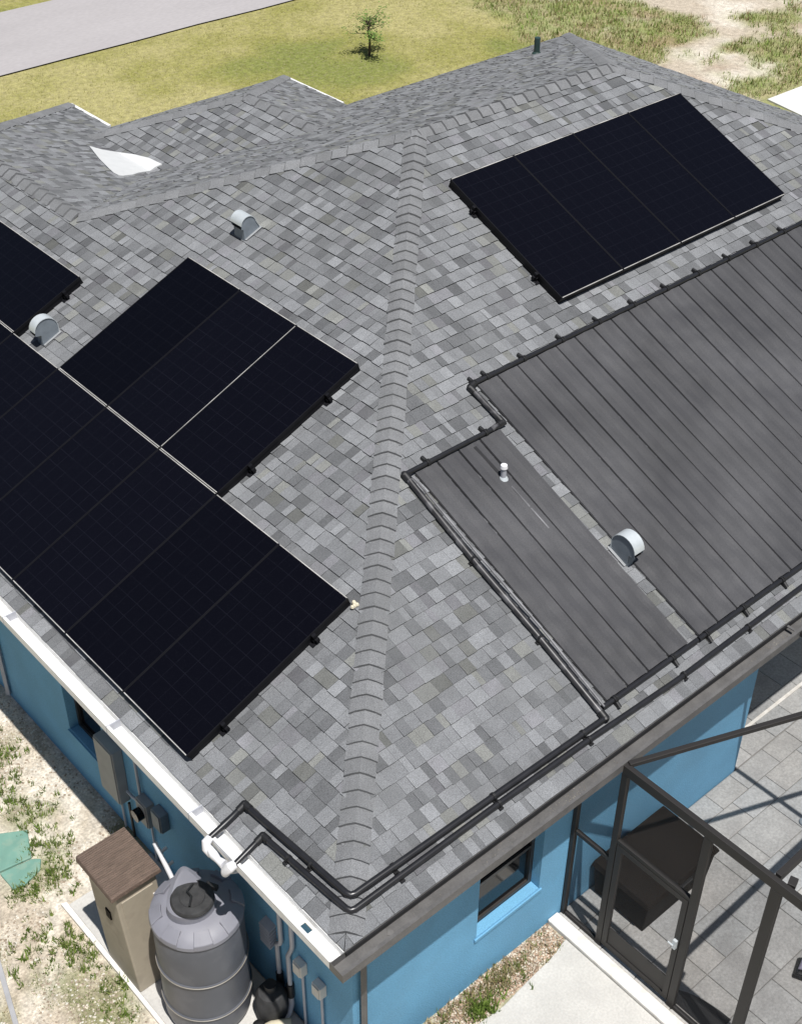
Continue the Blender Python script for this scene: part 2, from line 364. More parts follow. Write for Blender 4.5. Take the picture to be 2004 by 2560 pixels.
while y < 2.9:
    h_ = r_.choice([.30, .45, .45]); y1 = y + h_
    if y < .32 and y1 > .32: y1 = .32
    x = (3.075 if y < .31 else 6.06) - (0 if y > .31 else 0)
    while x < 9.6:
        wd = r_.choice([.3, .45, .6, .6]); paver(x, min(x + wd, 9.7), y, y1, r_); x += wd
    y = y1 if y1 != .32 else .328
th = MB(); th.box(6.05, 9.7, .62, .66, G + .03, G + .045); th.build('screen_track', M['curb'], patio)

# ------------------------------------------------------------------ house
house = thing('house', 'single storey blue stucco house under a grey shingled hip roof', 'house', (8.4, 6.7, G))
OV = .33
wl = MB()
def wallbox(x0, x1, y0, y1, z0=G - .05, z1=-.02): wl.box(x0, x1, y0, y1, z0, z1)
# west wall with window opening y 4.47-5.28, z -2.03..-.85
wy0, wy1, wz0, wz1 = 4.47, 5.28, -2.03, -.95
wallbox(OV, OV + .2, OV, wy0); wallbox(OV, OV + .2, wy1, 16.27); wallbox(OV, OV + .2, wy0, wy1, G - .05, wz0); wallbox(OV, OV + .2, wy0, wy1, wz1, -.02)
wl.build('west_wall', M['blue'], house)
wl = MB(); sx0, sx1, sz0, sz1 = 1.86, 2.72, -1.97, -.80
wallbox(OV + .2, sx0, OV, OV + .2); wallbox(sx1, 6.03, OV, OV + .2); wallbox(sx0, sx1, OV, OV + .2, G - .05, sz0); wallbox(sx0, sx1, OV, OV + .2, sz1, -.02)
wl.build('south_wall', M['blue'], house)
wl = MB(); wallbox(5.83, 6.03, OV + .2, 3.0); wallbox(5.83, LX - OV, 3.0, 3.2); wallbox(LX - OV - .2, LX - OV, OV, LY - OV); wl.build('lanai_wall', M['blue'], house)
wl = MB(); wallbox(11.0, LX - OV, LY - OV - .2, LY - OV); wallbox(OV + .2, 7.0, 16.07, 16.27); wallbox(7.0, 10.72, 14.7, 14.87); wl.build('front_wall', M['blue'], house)
# windows
def window(wall, a0, a1, z0, z1):
    fr = MB(); pn = MB(); sl = MB(); d = .11
    def bx(m_, a, b, u, v, p, q):      # a..b along the wall, u..v depth, p..q height
        if wall == 'S': m_.box(a, b, OV + u, OV + v, p, q)
        else: m_.box(OV + u, OV + v, a, b, p, q)
    t_ = .045; mid = (z0 + z1) / 2
    bx(fr, a0, a0 + t_, d, d + .06, z0, z1); bx(fr, a1 - t_, a1, d, d + .06, z0, z1)
    bx(fr, a0 + t_, a1 - t_, d, d + .06, z0, z0 + t_); bx(fr, a0 + t_, a1 - t_, d, d + .06, z1 - t_, z1); bx(fr, a0 + t_, a1 - t_, d + .005, d + .065, mid - .02, mid + .02)
    f = fr.build('window', M['sash'], house)
    bx(pn, a0 + t_, a1 - t_, d + .03, d + .036, z0 + t_, z1 - t_); p = pn.build('pane', M['dark_glass'], f)
    bx(sl, a0 - .03, a1 + .03, -.02, .0, z0 - .05, z0 - .003); bx(sl, a0 + .002, a1 - .002, .001, .108, z0 + .001, z0 + .012)
    sl.build('sill', M['blue'], f, bevel=.006)
    bk = MB(); bx(bk, a0, a1, .195, .199, z0, z1); bk.build('dark_room_backing', M['black'], f)  # black sheet paints in the darkness of the room behind the pane
window('S', sx0, sx1, sz0, sz1); window('W', wy0, wy1, wz0, wz1)
# fascia and soffit
fa = MB()
for (x0, y0, x1, y1) in ((0, 0, 0, 16.6), (0, 0, LX, 0), (LX, 0, LX, LY), (11.05, LY, LX, LY), (11.05, LY, 11.05, 15.2), (7.3, 15.2, 11.05, 15.2), (7.3, 15.2, 7.3, 16.6), (0, 16.6, 7.3, 16.6)):
    cx, cy = (x0 + x1) / 2, (y0 + y1) / 2
    if x0 == x1:
        s = 1 if x0 in (0,) else -1
        fa.box(min(x0, x0 + s * .025), max(x0, x0 + s * .025), y0 + .03, y1 - .03, -.17, -.012)
    else:
        s = 1 if y0 == 0 else -1
        fa.box(x0, x1, min(y0, y0 + s * .025), max(y0, y0 + s * .025), -.17, -.012)
fa.build('fascia', M['white'], house)
sf = MB()
sf.box(.026, OV, .026, 16.57, -.165, -.15); sf.box(OV, LX - .03, .026, OV, -.165, -.15); sf.box(6.03, LX - .03, OV + .002, 3.0, -.165, -.15)
sf.box(7.0, 11.0, 14.87, 15.17, -.165, -.15); sf.box(11.0, LX - .03, LY - OV, LY - .03, -.165, -.15)
sf.build('soffit', M['white'], house)

# roof deck (solid under the shingles)
dk = MB()
for fr, poly in FACES:
    pts = [fr.P(*fr.uv(x, y), -.004) for x, y in poly]; pts = [Vector(p) for p in pts]
    dk.add(pts, [tuple(range(len(pts)))])
roof = dk.build('roof', M['deck'], house, recalc=False)
# footprints covered by arrays: tabs there stay in the joined part
def covered(fr, u, v):
    if fr is WEST:
        if 2.3 < u < 10.8 and .2 < v < 2.2: return True
        if 4.4 < u < 7.6 and 2.2 < v < 4.3: return True
        if u > 8.55 and v < 3.3: return True
    if fr is SOUTH:
        if 6.4 < u < 10.7 and 4.3 < v < 6.4: return True
        if u > 4.75 and .38 < v < 3.9: return True
        if 3.4 < u < 4.6 and .38 < v < 3.3: return True
    return False
E_ = .146
tabs = []
rs = random.Random(11)
def tone():
    k = rs.random()
    if k < .50: b_ = rs.uniform(.195, .235)
    elif k < .70: b_ = rs.uniform(.150, .19)
    elif k < .93: b_ = rs.uniform(.118, .152)
    else: b_ = rs.uniform(.23, .255)
    t_ = rs.random()
    if t_ < .10: return (b_ * 1.0, b_ * 1.02, b_ * .97)
    if t_ < .18: return (b_ * .98, b_ * .985, b_ * 1.05)
    return (b_ * 1.0, b_ * 1.03, b_ * 1.075)
rowinfo = {}
def rowtabs(fr, k, umin, umax):
    key = (id(fr), k)
    if key not in rowinfo:
        r = random.Random(hash((round(fr.o.x * 7), round(fr.o.y * 7), k)) & 0xffff); us = []; u = -.5 - r.random() * .3
        while u < 18:
            w_ = r.choice([.065, .085, .10, .11, .12, .13, .155, .19]) * r.uniform(.9, 1.1); us.append((u, u + w_, r.random(), r.uniform(-.005, .005))); u += w_
        rowinfo[key] = (us, [tone() for _ in us])
    return rowinfo[key]
for fr, poly in FACES:
    pv = [fr.uv(x, y) for x, y in poly]
    vmin = min(p[1] for p in pv); vmax = max(p[1] for p in pv); umin = min(p[0] for p in pv); umax = max(p[0] for p in pv)
    k = int(math.floor(vmin / E_)) - 1
    while k * E_ < vmax:
        us, tn = rowtabs(fr, k, umin, umax)
        for (u0, u1, rr, jt), tcol in zip(us, tn):
            if u1 < umin or u0 > umax: continue
            v0 = k * E_ + jt; v1 = (k + 1) * E_ + .03
            raised = rr < .5
            c_ = tcol
            if not raised: c_ = tuple(x * .87 for x in tcol)
            pl = clip([(u0, v0), (u1, v0), (u1, v1), (u0, v1)], pv)
            if len(pl) < 3 or abs(area(pl)) < .0004: continue
            hb = .0205 if raised else .0130
            def hh(v, hb=hb, v0=v0, v1=v1): return .0025 + (hb - .0025) * (1 - (v - v0) / (v1 - v0))
            tabs.append((fr, pl, hh, c_))
        k += 1
def add_tab(m_, fr, pl, hh, c_, gap=.0012):
    n = len(pl); cu = sum(p[0] for p in pl) / n; cv = sum(p[1] for p in pl) / n
    top = [fr.P(cu + (p[0] - cu) * .988, p[1], hh(p[1])) for p in pl]; bot = [fr.P(p[0], p[1], -.002) for p in pl]
    m_.add(top, [tuple(range(n))], c_); m_.add(top + bot, [(i, i + n, (i + 1) % n + n, (i + 1) % n) for i in range(n)], (.045, .045, .047))
def tab_key(t_):
    fr, pl = t_[0], t_[1]; n = len(pl); u = sum(p[0] for p in pl) / n; v = sum(p[1] for p in pl) / n
    P = fr.P(u, v); d = (P - CAM).length
    vis = (fr is WEST or fr is SOUTH) and not covered(fr, u, v) and abs(area(pl)) > .010 and P.y < 9
    # inside the frame of the photograph?
    q = cam.rotation_euler.to_matrix().transposed() @ (P - CAM)
    fx = abs(q.x / -q.z) < .285 and abs(q.y / -q.z) < .365
    return d - (0 if not (vis and fx) else 1000) - abs(area(pl)) * 20
tabs.sort(key=tab_key)
for t_ in tabs[:300]:
    m_ = MB(); add_tab(m_, *t_); m_.build('shingle', M['shingle'], roof, recalc=False)
rest = MB()
for t_ in tabs[300:]: add_tab(rest, *t_)
rest.build('shingles', M['shingle'], roof, recalc=False, kind='stuff')

# ridge and hip caps
def caps(a, b, n1, n2, ex=.150, base=.012, wid=.135, big=False):
    a = Vector(a); b = Vector(b); d = (b - a).normalized(); Ltot = (b - a).length
    n1 = Vector(n1); n2 = Vector(n2); up = (n1 + n2).normalized()
    s1 = d.cross(n1).normalized(); s2 = n2.cross(d).normalized()
    if s1.dot(s2) > 0 and False: pass
    if s1.z > .02 or s1.dot(-n2) < 0: s1 = -s1
    if s2.z > .02 or s2.dot(-n1) < 0: s2 = -s2
    k = 0
    while k * ex < Ltot - .03:
        t0 = k * ex + rs.uniform(-.005, .005); t1 = min(t0 + ex + .04, Ltot + .03)
        w_ = wid + rs.uniform(-.006, .006); sh = rs.uniform(-.006, .006)
        hl = base + .022 + rs.uniform(0, .006); hu = base + .004
        b_ = rs.uniform(.175, .215); c = (b_ * .98, b_, b_ * 1.035)
        def ring(t_, h, thick):
            p = a + d * t_; o = []
            for s_, n_, f in ((s1, n1, 1), (s1, n1, .5), (None, None, 0), (s2, n2, .5), (s2, n2, 1)):
                if s_ is None: o.append(p + up * (h + .004 - thick))
                else: o.append(p + s_ * (w_ * f) + n_ * (h - thick - (.010 if f == 1 else 0)) + d * (.012 * (1 - f) if thick < 0 else 0))
            return o
        lo_t = ring(t0, hl, 0); lo_b = ring(t0 - (.009 if big else .016), hl, .02); up_t = ring(t1, hu, 0); up_b = ring(t1, hu, .006)
        for i in (1, 2, 3):     # the butt edge bows slightly up the slope
            for rg in (lo_t, lo_b): rg[i] = rg[i] + d * (.012 if i != 2 else .02)
        vs = lo_t + lo_b + up_t + up_b
        fs = []
        for i in range(4): fs += [(i, i + 1, 11 + i, 10 + i), (5 + i, 6 + i, i + 1, i)]
        fs += [(0, 10, 15, 5), (4, 9, 19, 14)]
        tp = [f for f in fs if all(i < 5 or 10 <= i < 15 for i in f)]; dkf = [f for f in fs if f not in tp]
        m_ = MB(); m_.add(vs, tp, c); m_.add(vs, dkf, (.10, .102, .106)); m_.build('ridge_cap', M['shingle'], roof, recalc=False)
        k += 1
Pz = lambda x, y, z: (x, y, z)
P1 = (A, A, A * T); P2 = (BX, A, A * T); Q3 = (Q[0], Q[1], Q[0] * T)
caps((.09, .09, .09 * T), P1, WEST.n, SOUTH.n, wid=.138, big=True)
caps(Q3, P1, WEST.n, NORTH.n, ex=.2)
caps(P1, P2, SOUTH.n, NORTH.n, ex=.2)
caps(Q3, (3.65, 12.95, Q[0] * T), WEST.n, W1E.n, ex=.2)
caps((0.02, 16.58, 0.008), (3.65, 12.95, Q[0] * T), WEST.n, W1N.n, ex=.3)
caps((7.28, 16.58, .008), (3.65, 12.95, Q[0] * T), W1E.n, W1N.n, ex=.3)
caps((LX - .02, LY - .02, .008), P2, NORTH.n, EAST.n, ex=.3)
caps((LX - .02, .02, .008), P2, SOUTH.n, EAST.n, ex=.2)
z2 = Z2 * T
caps((R2X, LY - Z2, z2), (R2X, 15.2 - Z2, z2), W2W.n, W2E.n, ex=.3)
caps((11.03, 15.18, .008), (R2X, 15.2 - Z2, z2), W2E.n, W2N.n, ex=.3)
caps((VX, 14.25, .95 * T), (R2X, 15.2 - Z2, z2), W2W.n, W2N.n, ex=.3)
# white membrane lining the dead valley between the two front wings
mm = MB()
def w1(x, y, h=.035): return (x, y, (7.3 - x) * T + h)
def w2(x, y, h=.035): return (x, y, (x - 5.4) * T + h)
pa = [w1(*p) for p in ((5.95, 13.522), (6.102, 13.397), (VX, 13.379), (VX, 12.44), (6.034, 12.243), (5.84, 12.08), (5.661, 11.974), (5.58, 11.93), (5.521, 11.944), (5.505, 12.05), (5.554, 12.261), (5.689, 12.761))]
pb = [w2(*p) for p in ((VX, 13.379), (6.452, 13.048), (6.523, 12.709), (6.539, 12.376), (6.45, 12.43), (VX, 12.44))]
mm.prism(pa, (0, 0, -.03)); mm.prism(pb, (0, 0, -.03))
mem = mm.build('valley_membrane', M['membrane'], roof, label='bright white membrane sheet in the valley between the front wings')
# ------------------------------------------------------------------ gutters
def gutter(name, m, x0, x1, y0, y1, axis_, wd=.125, parent=house, holes=(), zt=-.02, label=None):
    g = MB(); t_ = .008; dz = .085
    if axis_ == 'Y':    # runs along y on the -x side of x0
        a, b = y0, y1
        pr = [(-wd, zt - dz, -wd + t_, zt + .012), (-wd + t_, zt - dz, 0, zt - dz + t_)]
        g.box(x0 - wd, x0 - wd + .014, a, b, zt - dz, zt + .012); g.box(x0 - .008, x0 - .002, a, b, zt - dz, zt)
        segs = []; c = a
        for h0, h1 in holes: segs.append((c, h0)); g.box(x0 - wd + .014, x0 - wd + .035, h0, h1, zt - dz, zt - dz + t_); g.box(x0 - .03, x0 - .008, h0, h1, zt - dz, zt - dz + t_); c = h1
        segs.append((c, b))
        for c0, c1 in segs: g.box(x0 - wd + .014, x0 - .008, c0, c1, zt - dz, zt - dz + t_)
        g.box(x0 - wd + .014, x0 - wd + .03, a, b, zt + .004, zt + .012)
    else:
        g.box(x0, x1, y0 - wd, y0 - wd + .014, zt - dz, zt + .012); g.box(x0, x1, y0 - .008, y0 - .002, zt - dz, zt)
        g.box(x0, x1, y0 - wd + .014, y0 - .008, zt - dz, zt - dz + t_); g.box(x0, x1, y0 - wd + .014, y0 - wd + .034, zt + .004, zt + .012)
    o = g.build(name, m, parent)
    if label: o['label'] = label
    return o
gw = gutter('gutter', M['white'], 0, 0, .0, 16.6, 'Y', wd=.15, holes=[(.36, .46)], zt=0, label='white aluminium gutter along the west eave')
for i, yy in enumerate([1.92, 3.25, 5.2, 7.6, 10.2]):
    j = MB(); j.box(-.152, -.004, yy, yy + .012, -.079, .014); j.build('gutter_seam', M['conduit'], gw)
he = MB()
for i in range(0): yy = .75 + i * .6; he.box(-.142, -.006, yy, yy + .02, -.008, -.004)
gb = gutter('gutter', M['bronze'], -.149, LX, -.0, 0, 'X', wd=.165, zt=0, label='bronze gutter along the south eave')
for xx in (5.72,): j = MB(); j.box(xx, xx + .03, -.155, -.005, -.012, -.003); j.build('gutter_strap', M['bronze'], gb)
dp = MB(); dp.box(-.0, LX, -.024, -.0085, -.03, .002); dp.build('drip_edge', M['black'], gb)
cp = MB(); cp.box(-.152, -.1495, -.166, -.0, -.088, .013); cp.build('end_cap', M['bronze'], gb)
deb = MB()
for i in range(260):
    x = random.choice([random.gauss(2.55, .12), random.gauss(2.0, .6), random.gauss(5.4, .3)]); yy = random.uniform(-.14, -.02); z = random.uniform(-.076, -.07); s_ = random.uniform(.003, .009)
    if yy < -.12: z = .013
    a_ = random.random() * 6.28; c = random.choice([(.3, .25, .18), (.42, .38, .3), (.12, .09, .06)])
    deb.add([(x, yy, z), (x + s_ * math.cos(a_), yy + s_ * math.sin(a_), z + .003), (x + s_ * .7 * math.cos(a_ + 1.5), yy + s_ * .7 * math.sin(a_ + 1.5), z)], [(0, 1, 2)], c)
deb.build('leaf_litter', M['grass'], gb, kind='stuff', recalc=False)
for args in ((LX, LX, 0, LY), ):
    pass
fg = MB()   # white gutters on the front corners seen edge on
fg.box(7.302, 7.36, 15.3, 16.6, -.09, .012); fg.build('gutter', M['white'], house)
fg = MB(); fg.box(11.052, 11.10, 13.5, 15.2, -.09, .008); fg.build('gutter', M['white'], house)
fg = MB(); fg.box(0, 7.36, 16.602, 16.66, -.09, -.01); fg.build('gutter', M['bronze'], house)
fg = MB(); fg.box(7.37, 11.10, 15.202, 15.26, -.09, -.01); fg.build('gutter', M['bronze'], house)
fg = MB(); fg.box(11.15, LX, LY + .002, LY + .06, -.09, -.01); fg.build('gutter', M['bronze'], house)
# corner downspout (south wall, bronze) and distant white one on the west wall
dsp = MB(); dsp.tube([(.42, -.07, -.07), (.42, -.05, -.2), (.43, .20, -.42), (.43, .29, -.55), (.43, .29, G + .05)], .036, 4); dsp.build('downspout', M['bronze'], house, label='bronze downspout at the south corner')
dsp = MB(); dsp.tube([(-.06, 6.83, -.08), (.2, 6.83, -.3), (.295, 6.83, -.5), (.295, 6.83, G + .08)], .032, 4); dsp.build('downspout', M['conduit'], house, label='pale downspout on the shaded west wall')

# ------------------------------------------------------------------ solar panels
H0, HT = .085, .125
def solar_panel(fr, u0, u1, v0, v1, label, group, portrait=True, skirt_b=False, skirt_s=False, seam=False):
    c = fr.P((u0 + u1) / 2, (v0 + v1) / 2, H0)
    t_ = thing('solar_panel', label, 'solar panel', c, group)
    g = .002; u0 += g; u1 -= g; v0 += g; v1 -= g; k = .010
    f = MB()
    def slab(a0, a1, b0, b1, h0, h1, m_=f):
        m_.add([fr.P(a0, b0, h0), fr.P(a1, b0, h0), fr.P(a1, b1, h0), fr.P(a0, b1, h0), fr.P(a0, b0, h1), fr.P(a1, b0, h1), fr.P(a1, b1, h1), fr.P(a0, b1, h1)],
               [(3, 2, 1, 0), (4, 5, 6, 7), (0, 1, 5, 4), (1, 2, 6, 5), (2, 3, 7, 6), (3, 0, 4, 7)])
    slab(u0, u0 + k, v0, v1, H0, HT); slab(u1 - k, u1, v0, v1, H0, HT); slab(u0 + k, u1 - k, v0, v0 + k, H0, HT); slab(u0 + k, u1 - k, v1 - k, v1, H0, HT)
    slab(u0 + k, u1 - k, v0 + k, v1 - k, H0 + .02, H0 + .026)
    f.build('frame', M['frame'], t_)
    e = MB(); slab(u0 + .012, u1 - .012, v0 - .0025, v0 + .006, HT - .004, HT + .002, e); e.build('edge_glint', M['edge'], t_)  # light strip stands in for the sun glint on the frame edge
    e = MB(); slab(u0 + .012, u1 - .012, v1 - .006, v1 + .0025, HT - .006, HT + .001, e); e.build('edge_glint', M['edge'], t_)
    if seam: e = MB(); slab(u0 - .001, u0 + .006, v0 + .02, v1 - .02, HT - .002, HT + .0015, e); e.build('edge_glint', M['edge'], t_)
    if skirt_b: e = MB(); slab(u0 - .002, u1 + .002, v0 + .010, v0 + .013, .012, H0, e); e.build('skirt', M['frame'], t_)
    if skirt_s: e = MB(); slab(u0 + .010, u0 + .013, v0 + .014, v1, .012, H0, e); e.build('skirt', M['frame'], t_)
    p = MB(); slab(u0 + k, u1 - k, v0 + k, v1 - k, HT - .012, HT - .004, p); o = p.build('glass', M['glass'], t_)
    uvl = o.data.uv_layers.new(name='UVMap')
    for li, lp in enumerate(o.data.loops):
        P = Vector(o.data.vertices[lp.vertex_index].co) + c; d = P - fr.P(u0 + k, v0 + k, 0)
        a_ = d.dot(fr.u) / (u1 - u0 - 2 * k); b_ = d.dot(fr.v) / (v1 - v0 - 2 * k)
        uvl.data[li].uv = (a_, b_) if portrait else (b_, a_)
    return t_
W0, Y0, PL = 1.04, 2.333, 2.0155; V0 = .1762 / CS
ordn = ['first', 'second', 'third', 'fourth', 'fifth', 'sixth', 'seventh', 'eighth']
gW1 = 'black panels in the lower west row'; gW2 = 'black panels in the upper west row'; gS = 'black panels on the south slope'
for k in range(8):
    lab = {0: 'black solar panel nearest the hip in the long lower row above the white gutter'}.get(k, 'black solar panel, %s from the hip end of the long row above the white gutter' % ordn[k])
    solar_panel(WEST, Y0 + k * W0, Y0 + (k + 1) * W0, V0, V0 + PL, lab, gW1, skirt_b=True, skirt_s=(k == 0))
lab2 = ['black solar panel nearest the hip in the three-panel upper row', 'middle black solar panel of the three-panel upper row', 'black solar panel of the upper row on the side of the round-backed roof vent']
for k in range(3): solar_panel(WEST, Y0 + (k + 2) * W0, Y0 + (k + 3) * W0, V0 + PL + .012, V0 + 2 * PL + .012, lab2[k], gW2, skirt_s=(k == 0), seam=(k == 1))
solar_panel(WEST, Y0 + 6 * W0, Y0 + 6 * W0 + PL, V0 + PL + .012, V0 + PL + .012 + W0, 'black solar panel laid sideways beside the round-backed roof vent, cut by the left photo edge', 'black panels in the upper west row', False, skirt_s=True)
lab3 = ['black solar panel nearest the hip on the south slope', 'second black solar panel from the hip on the south slope', 'third black solar panel from the hip on the south slope', 'black solar panel farthest right on the south slope']
SV = 3.988 / CS
for k in range(4): solar_panel(SOUTH, 6.44 + k * W0, 6.44 + (k + 1) * W0, SV, SV + 2.0235, lab3[k], gS, skirt_b=True, skirt_s=(k == 0))
def rail(fr, u0, u1, v, label):
    t_ = thing('mounting_rail', label, 'mounting rail', fr.P(u0, v, .0), 'black rails under the solar panels')
    m_ = MB(); m_.obox(fr.P(u0, v, .062), fr.P(u1, v, .062), .04, .042, fr.n); m_.build('rail', M['frame'], t_)
    u = u0 + .045
    while u < u1:
        b_ = MB(); b_.obox(fr.P(u - .03, v - .03, .021), fr.P(u + .03, v - .03, .021), .09, .008, fr.n); b_.obox(fr.P(u - .014, v - .03, .047), fr.P(u + .014, v - .03, .047), .012, .05, fr.n); b_.build('foot', M['frame'], t_); u += 1.2
    c_ = MB(); c_.obox(fr.P(u0 + .02, v, .105), fr.P(u0 + .055, v, .105), .04, .045, fr.n); c_.build('end_clamp', M['frame'], t_)
for (fr, a, b, v, lab) in ((WEST, Y0 - .06, Y0 + 8.4, V0 + .42, 'lower black rail under the long west row'), (WEST, Y0 - .06, Y0 + 8.4, V0 + 1.55, 'upper black rail under the long west row'),
                           (WEST, Y0 + 2 * W0 - .06, Y0 + 5 * W0, V0 + PL + .45, 'lower black rail under the three-panel upper row'), (WEST, Y0 + 2 * W0 - .06, Y0 + 5 * W0, V0 + PL + 1.55, 'upper black rail under the three-panel upper row'),
                           (WEST, Y0 + 6 * W0 - .06, Y0 + 6 * W0 + PL, V0 + PL + .78, 'black rail under the sideways panel at the left'),
                           (SOUTH, 6.38, 6.44 + 4 * W0, SV + .42, 'lower black rail under the south slope panels'), (SOUTH, 6.38, 6.44 + 4 * W0, SV + 1.55, 'upper black rail under the south slope panels')):
    rail(fr, a, b, v, lab)

# ------------------------------------------------------------------ pool heating mats
def S(x, y, h=0): return SOUTH.P(x, y / CS, h)
def heater(label, x0, x1, y0, y1, n, clamps_top, clamps_bot, hx0, hx1):
    t_ = thing('pool_heating_panel', label, 'pool heater', S((x0 + x1) / 2, y0), 'black solar pool heating mats on the south slope')
    wst = (x1 - x0) / n
    for i in range(n):
        m_ = MB(); a = x0 + i * wst + .0055; b = x0 + (i + 1) * wst - .0055; NS = 70; r = random.Random(i * 7 + int(x0 * 10)); ph = r.random() * 6
        vs = []; cols = 9
        for j in range(NS + 1):
            yy = y0 + (y1 - y0) * j / NS
            wob = .0035 * math.sin(yy * 2.1 + ph) + .0015 * math.sin(yy * 4.7 + ph * 2); wob2 = .003 * math.sin(yy * 2.3 + ph + 1.2)
            A_, B_ = a + wob * .6, b + wob2 * .6
            for c in range(cols):
                f = (0, .018, .18, .34, .5, .66, .82, .982, 1)[c]; hgt = .040 + .0115 * math.sin(math.pi * f) * math.sin(yy * 18 + .12 * math.sin(i * 1.9) + .8 * math.sin(yy * 2.3)) * (.6 + .4 * math.sin(i * .45 + yy * 1.3)) + .003 * math.sin(c * 1.7 + yy * 2)
                if c in (0, cols - 1): hgt = .018
                vs.append(S(A_ + (B_ - A_) * f, yy, hgt))
        fs = [(j * cols + c, j * cols + c + 1, (j + 1) * cols + c + 1, (j + 1) * cols + c) for j in range(NS) for c in range(cols - 1)]
        m_.add(vs, fs); m_.build('heating_strip', M['heater'], t_, smooth=False)
    ub = MB(); ub.add([S(x0 + .004, y0 + .01, .010), S(x1 - .004, y0 + .01, .010), S(x1 - .004, y1 - .01, .010), S(x0 + .004, y1 - .01, .010)], [(0, 1, 2, 3)]); ub.build('backing', M['black'], t_)
    hp = MB(); hp.tube([S(hx0, y1 + .03, .05), S(hx1, y1 + .03, .05)], .027, 12); hp.build('top_header', M['black_pipe'], t_, smooth=True)
    hp = MB(); hp.tube([S(hx0, y0 - .03, .05), S(hx1, y0 - .03, .05)], .026, 12); hp.build('bottom_header', M['black_pipe'], t_, smooth=True)
    for (cl, yy, s_) in ((clamps_top, y1 + .03, 1), (clamps_bot, y0 - .03, -1)):
        for x in cl:
            k = MB(); k.tube([S(x - .022, yy, .05), S(x + .022, yy, .05)], .037, 12)
            k.tube([S(x, yy + s_ * .03, .045), S(x, yy + s_ * .085, .03)], .02, 8); k.obox(S(x - .02, yy + s_ * .055, .02), S(x + .02, yy + s_ * .055, .02), .06, .03, SOUTH.n)
            k.tube([S(x - .004, yy - s_ * .0, .085), S(x + .012, yy - s_ * .0, .085)], .012, 8)
            k.build('clamp', M['black'], t_, smooth=True)
    # hold-down straps across the mat
    return t_
heater('narrow dark grey heating mat of four strips with a vent pipe through it', 3.425, 4.61, .375, 3.045, 4, [3.62, 4.42], [3.50, 4.33], 3.33, 4.7)
heater('wide dark grey heating mat of many strips cut by the right edge', 4.76, 11.96, .375, 3.56, 24, [4.74, 4.93, 5.48, 6.08, 6.68, 7.28, 7.86, 8.44, 9.01, 9.56, 10.12, 10.7], [4.84, 5.42, 6.06, 6.66, 7.26], 4.72, 11.97)
def pipe(name, label, pts, r, m, clips=(), elbows=(), cat='pipe', group=None):
    t_ = thing(name, label, cat, pts[0], group)
    # soften the corners
    q = [Vector(pts[0])]
    for i in range(1, len(pts) - 1):
        p = Vector(pts[i]); a = (Vector(pts[i - 1]) - p); b = (Vector(pts[i + 1]) - p); k = min(.05, a.length / 3, b.length / 3)
        q += [p + a.normalized() * k, p + (a.normalized() + b.normalized()) * k * .28, p + b.normalized() * k]
    q.append(Vector(pts[-1])); m_ = MB(); m_.tube(q, r, 12); m_.build('pipe', m, t_, smooth=True)
    for i in elbows:
        p = Vector(pts[i]); e = MB()
        for nb in (pts[i - 1] if i > 0 else None, pts[i + 1] if i < len(pts) - 1 else None):
            if nb is None: continue
            d = (Vector(nb) - p).normalized(); e.tube([p + d * .01, p + d * .075], r * 1.22, 12)
        e.lathe(p.x, p.y, [(r * .4, p.z - r * 1.1), (r * 1.1, p.z - r * .6), (r * 1.22, p.z), (r * 1.1, p.z + r * .6), (r * .4, p.z + r * 1.1)], 12)
        e.build('elbow', M['black'], t_, smooth=True)
    for (p, d) in clips:
        c = MB(); p = Vector(p); d = Vector(d); c.tube([p - d * .012, p + d * .012], r * 1.3, 10); c.obox(p - d * .02 + Vector((0, 0, -r)), p + d * .02 + Vector((0, 0, -r)), r * 3.4, .012); c.build('clip', M['black'], t_)
    return t_
hp = .045
pipe('return_pipe', 'grey-streaked pipe running down the left side of the narrow heating mat', [S(3.315, 3.075, .05), S(3.29, 2.0, .05), S(3.30, 1.1, .05), S(3.285, .26, .05)], .032, M['grey_pipe'], clips=[(S(3.292, 2.05, .05), (0, 1, 0)), (S(3.30, 1.13, .05), (0, 1, 0))], elbows=(0, 3))
pipe('thin_conduit', 'thin grey tube lying against the return pipe on the mat side', [S(3.36, 3.0, .07), S(3.355, 2.2, .075), S(3.37, 1.2, .075), S(3.345, .34, .07)], .011, M['tube'])
pipe('link_pipe', 'short dark pipe stepping from the wide mat header down to the narrow mat header', [S(4.74, 3.59, .05), S(4.66, 3.57, .05), S(4.68, 3.09, .05), S(4.50, 3.075, .05)], .03, M['grey_pipe'], elbows=(1, 2))
def Wp(x, y, h=0): return WEST.P(y, x / CS, h)
def hipmin(a, h): return (a, a, a * T + h)
pipe('inner_pipe', 'upper of the two thick black pipes following the eaves round the hip', [S(3.285, .262, .05), S(1.9, .275, .045), S(.285, .285, .06), Wp(.275, .85, .045), Wp(.235, 1.6, .045), (.05, 1.6, .065), (-.155, 1.6, -.0)], .030, M['black_pipe'],
     clips=[(S(2.99, .265, .045), (1, 0, 0)), (S(1.87, .275, .045), (1, 0, 0)), (S(.74, .282, .045), (1, 0, 0)), (Wp(.27, .72, .045), (0, 1, 0))], elbows=(4,))
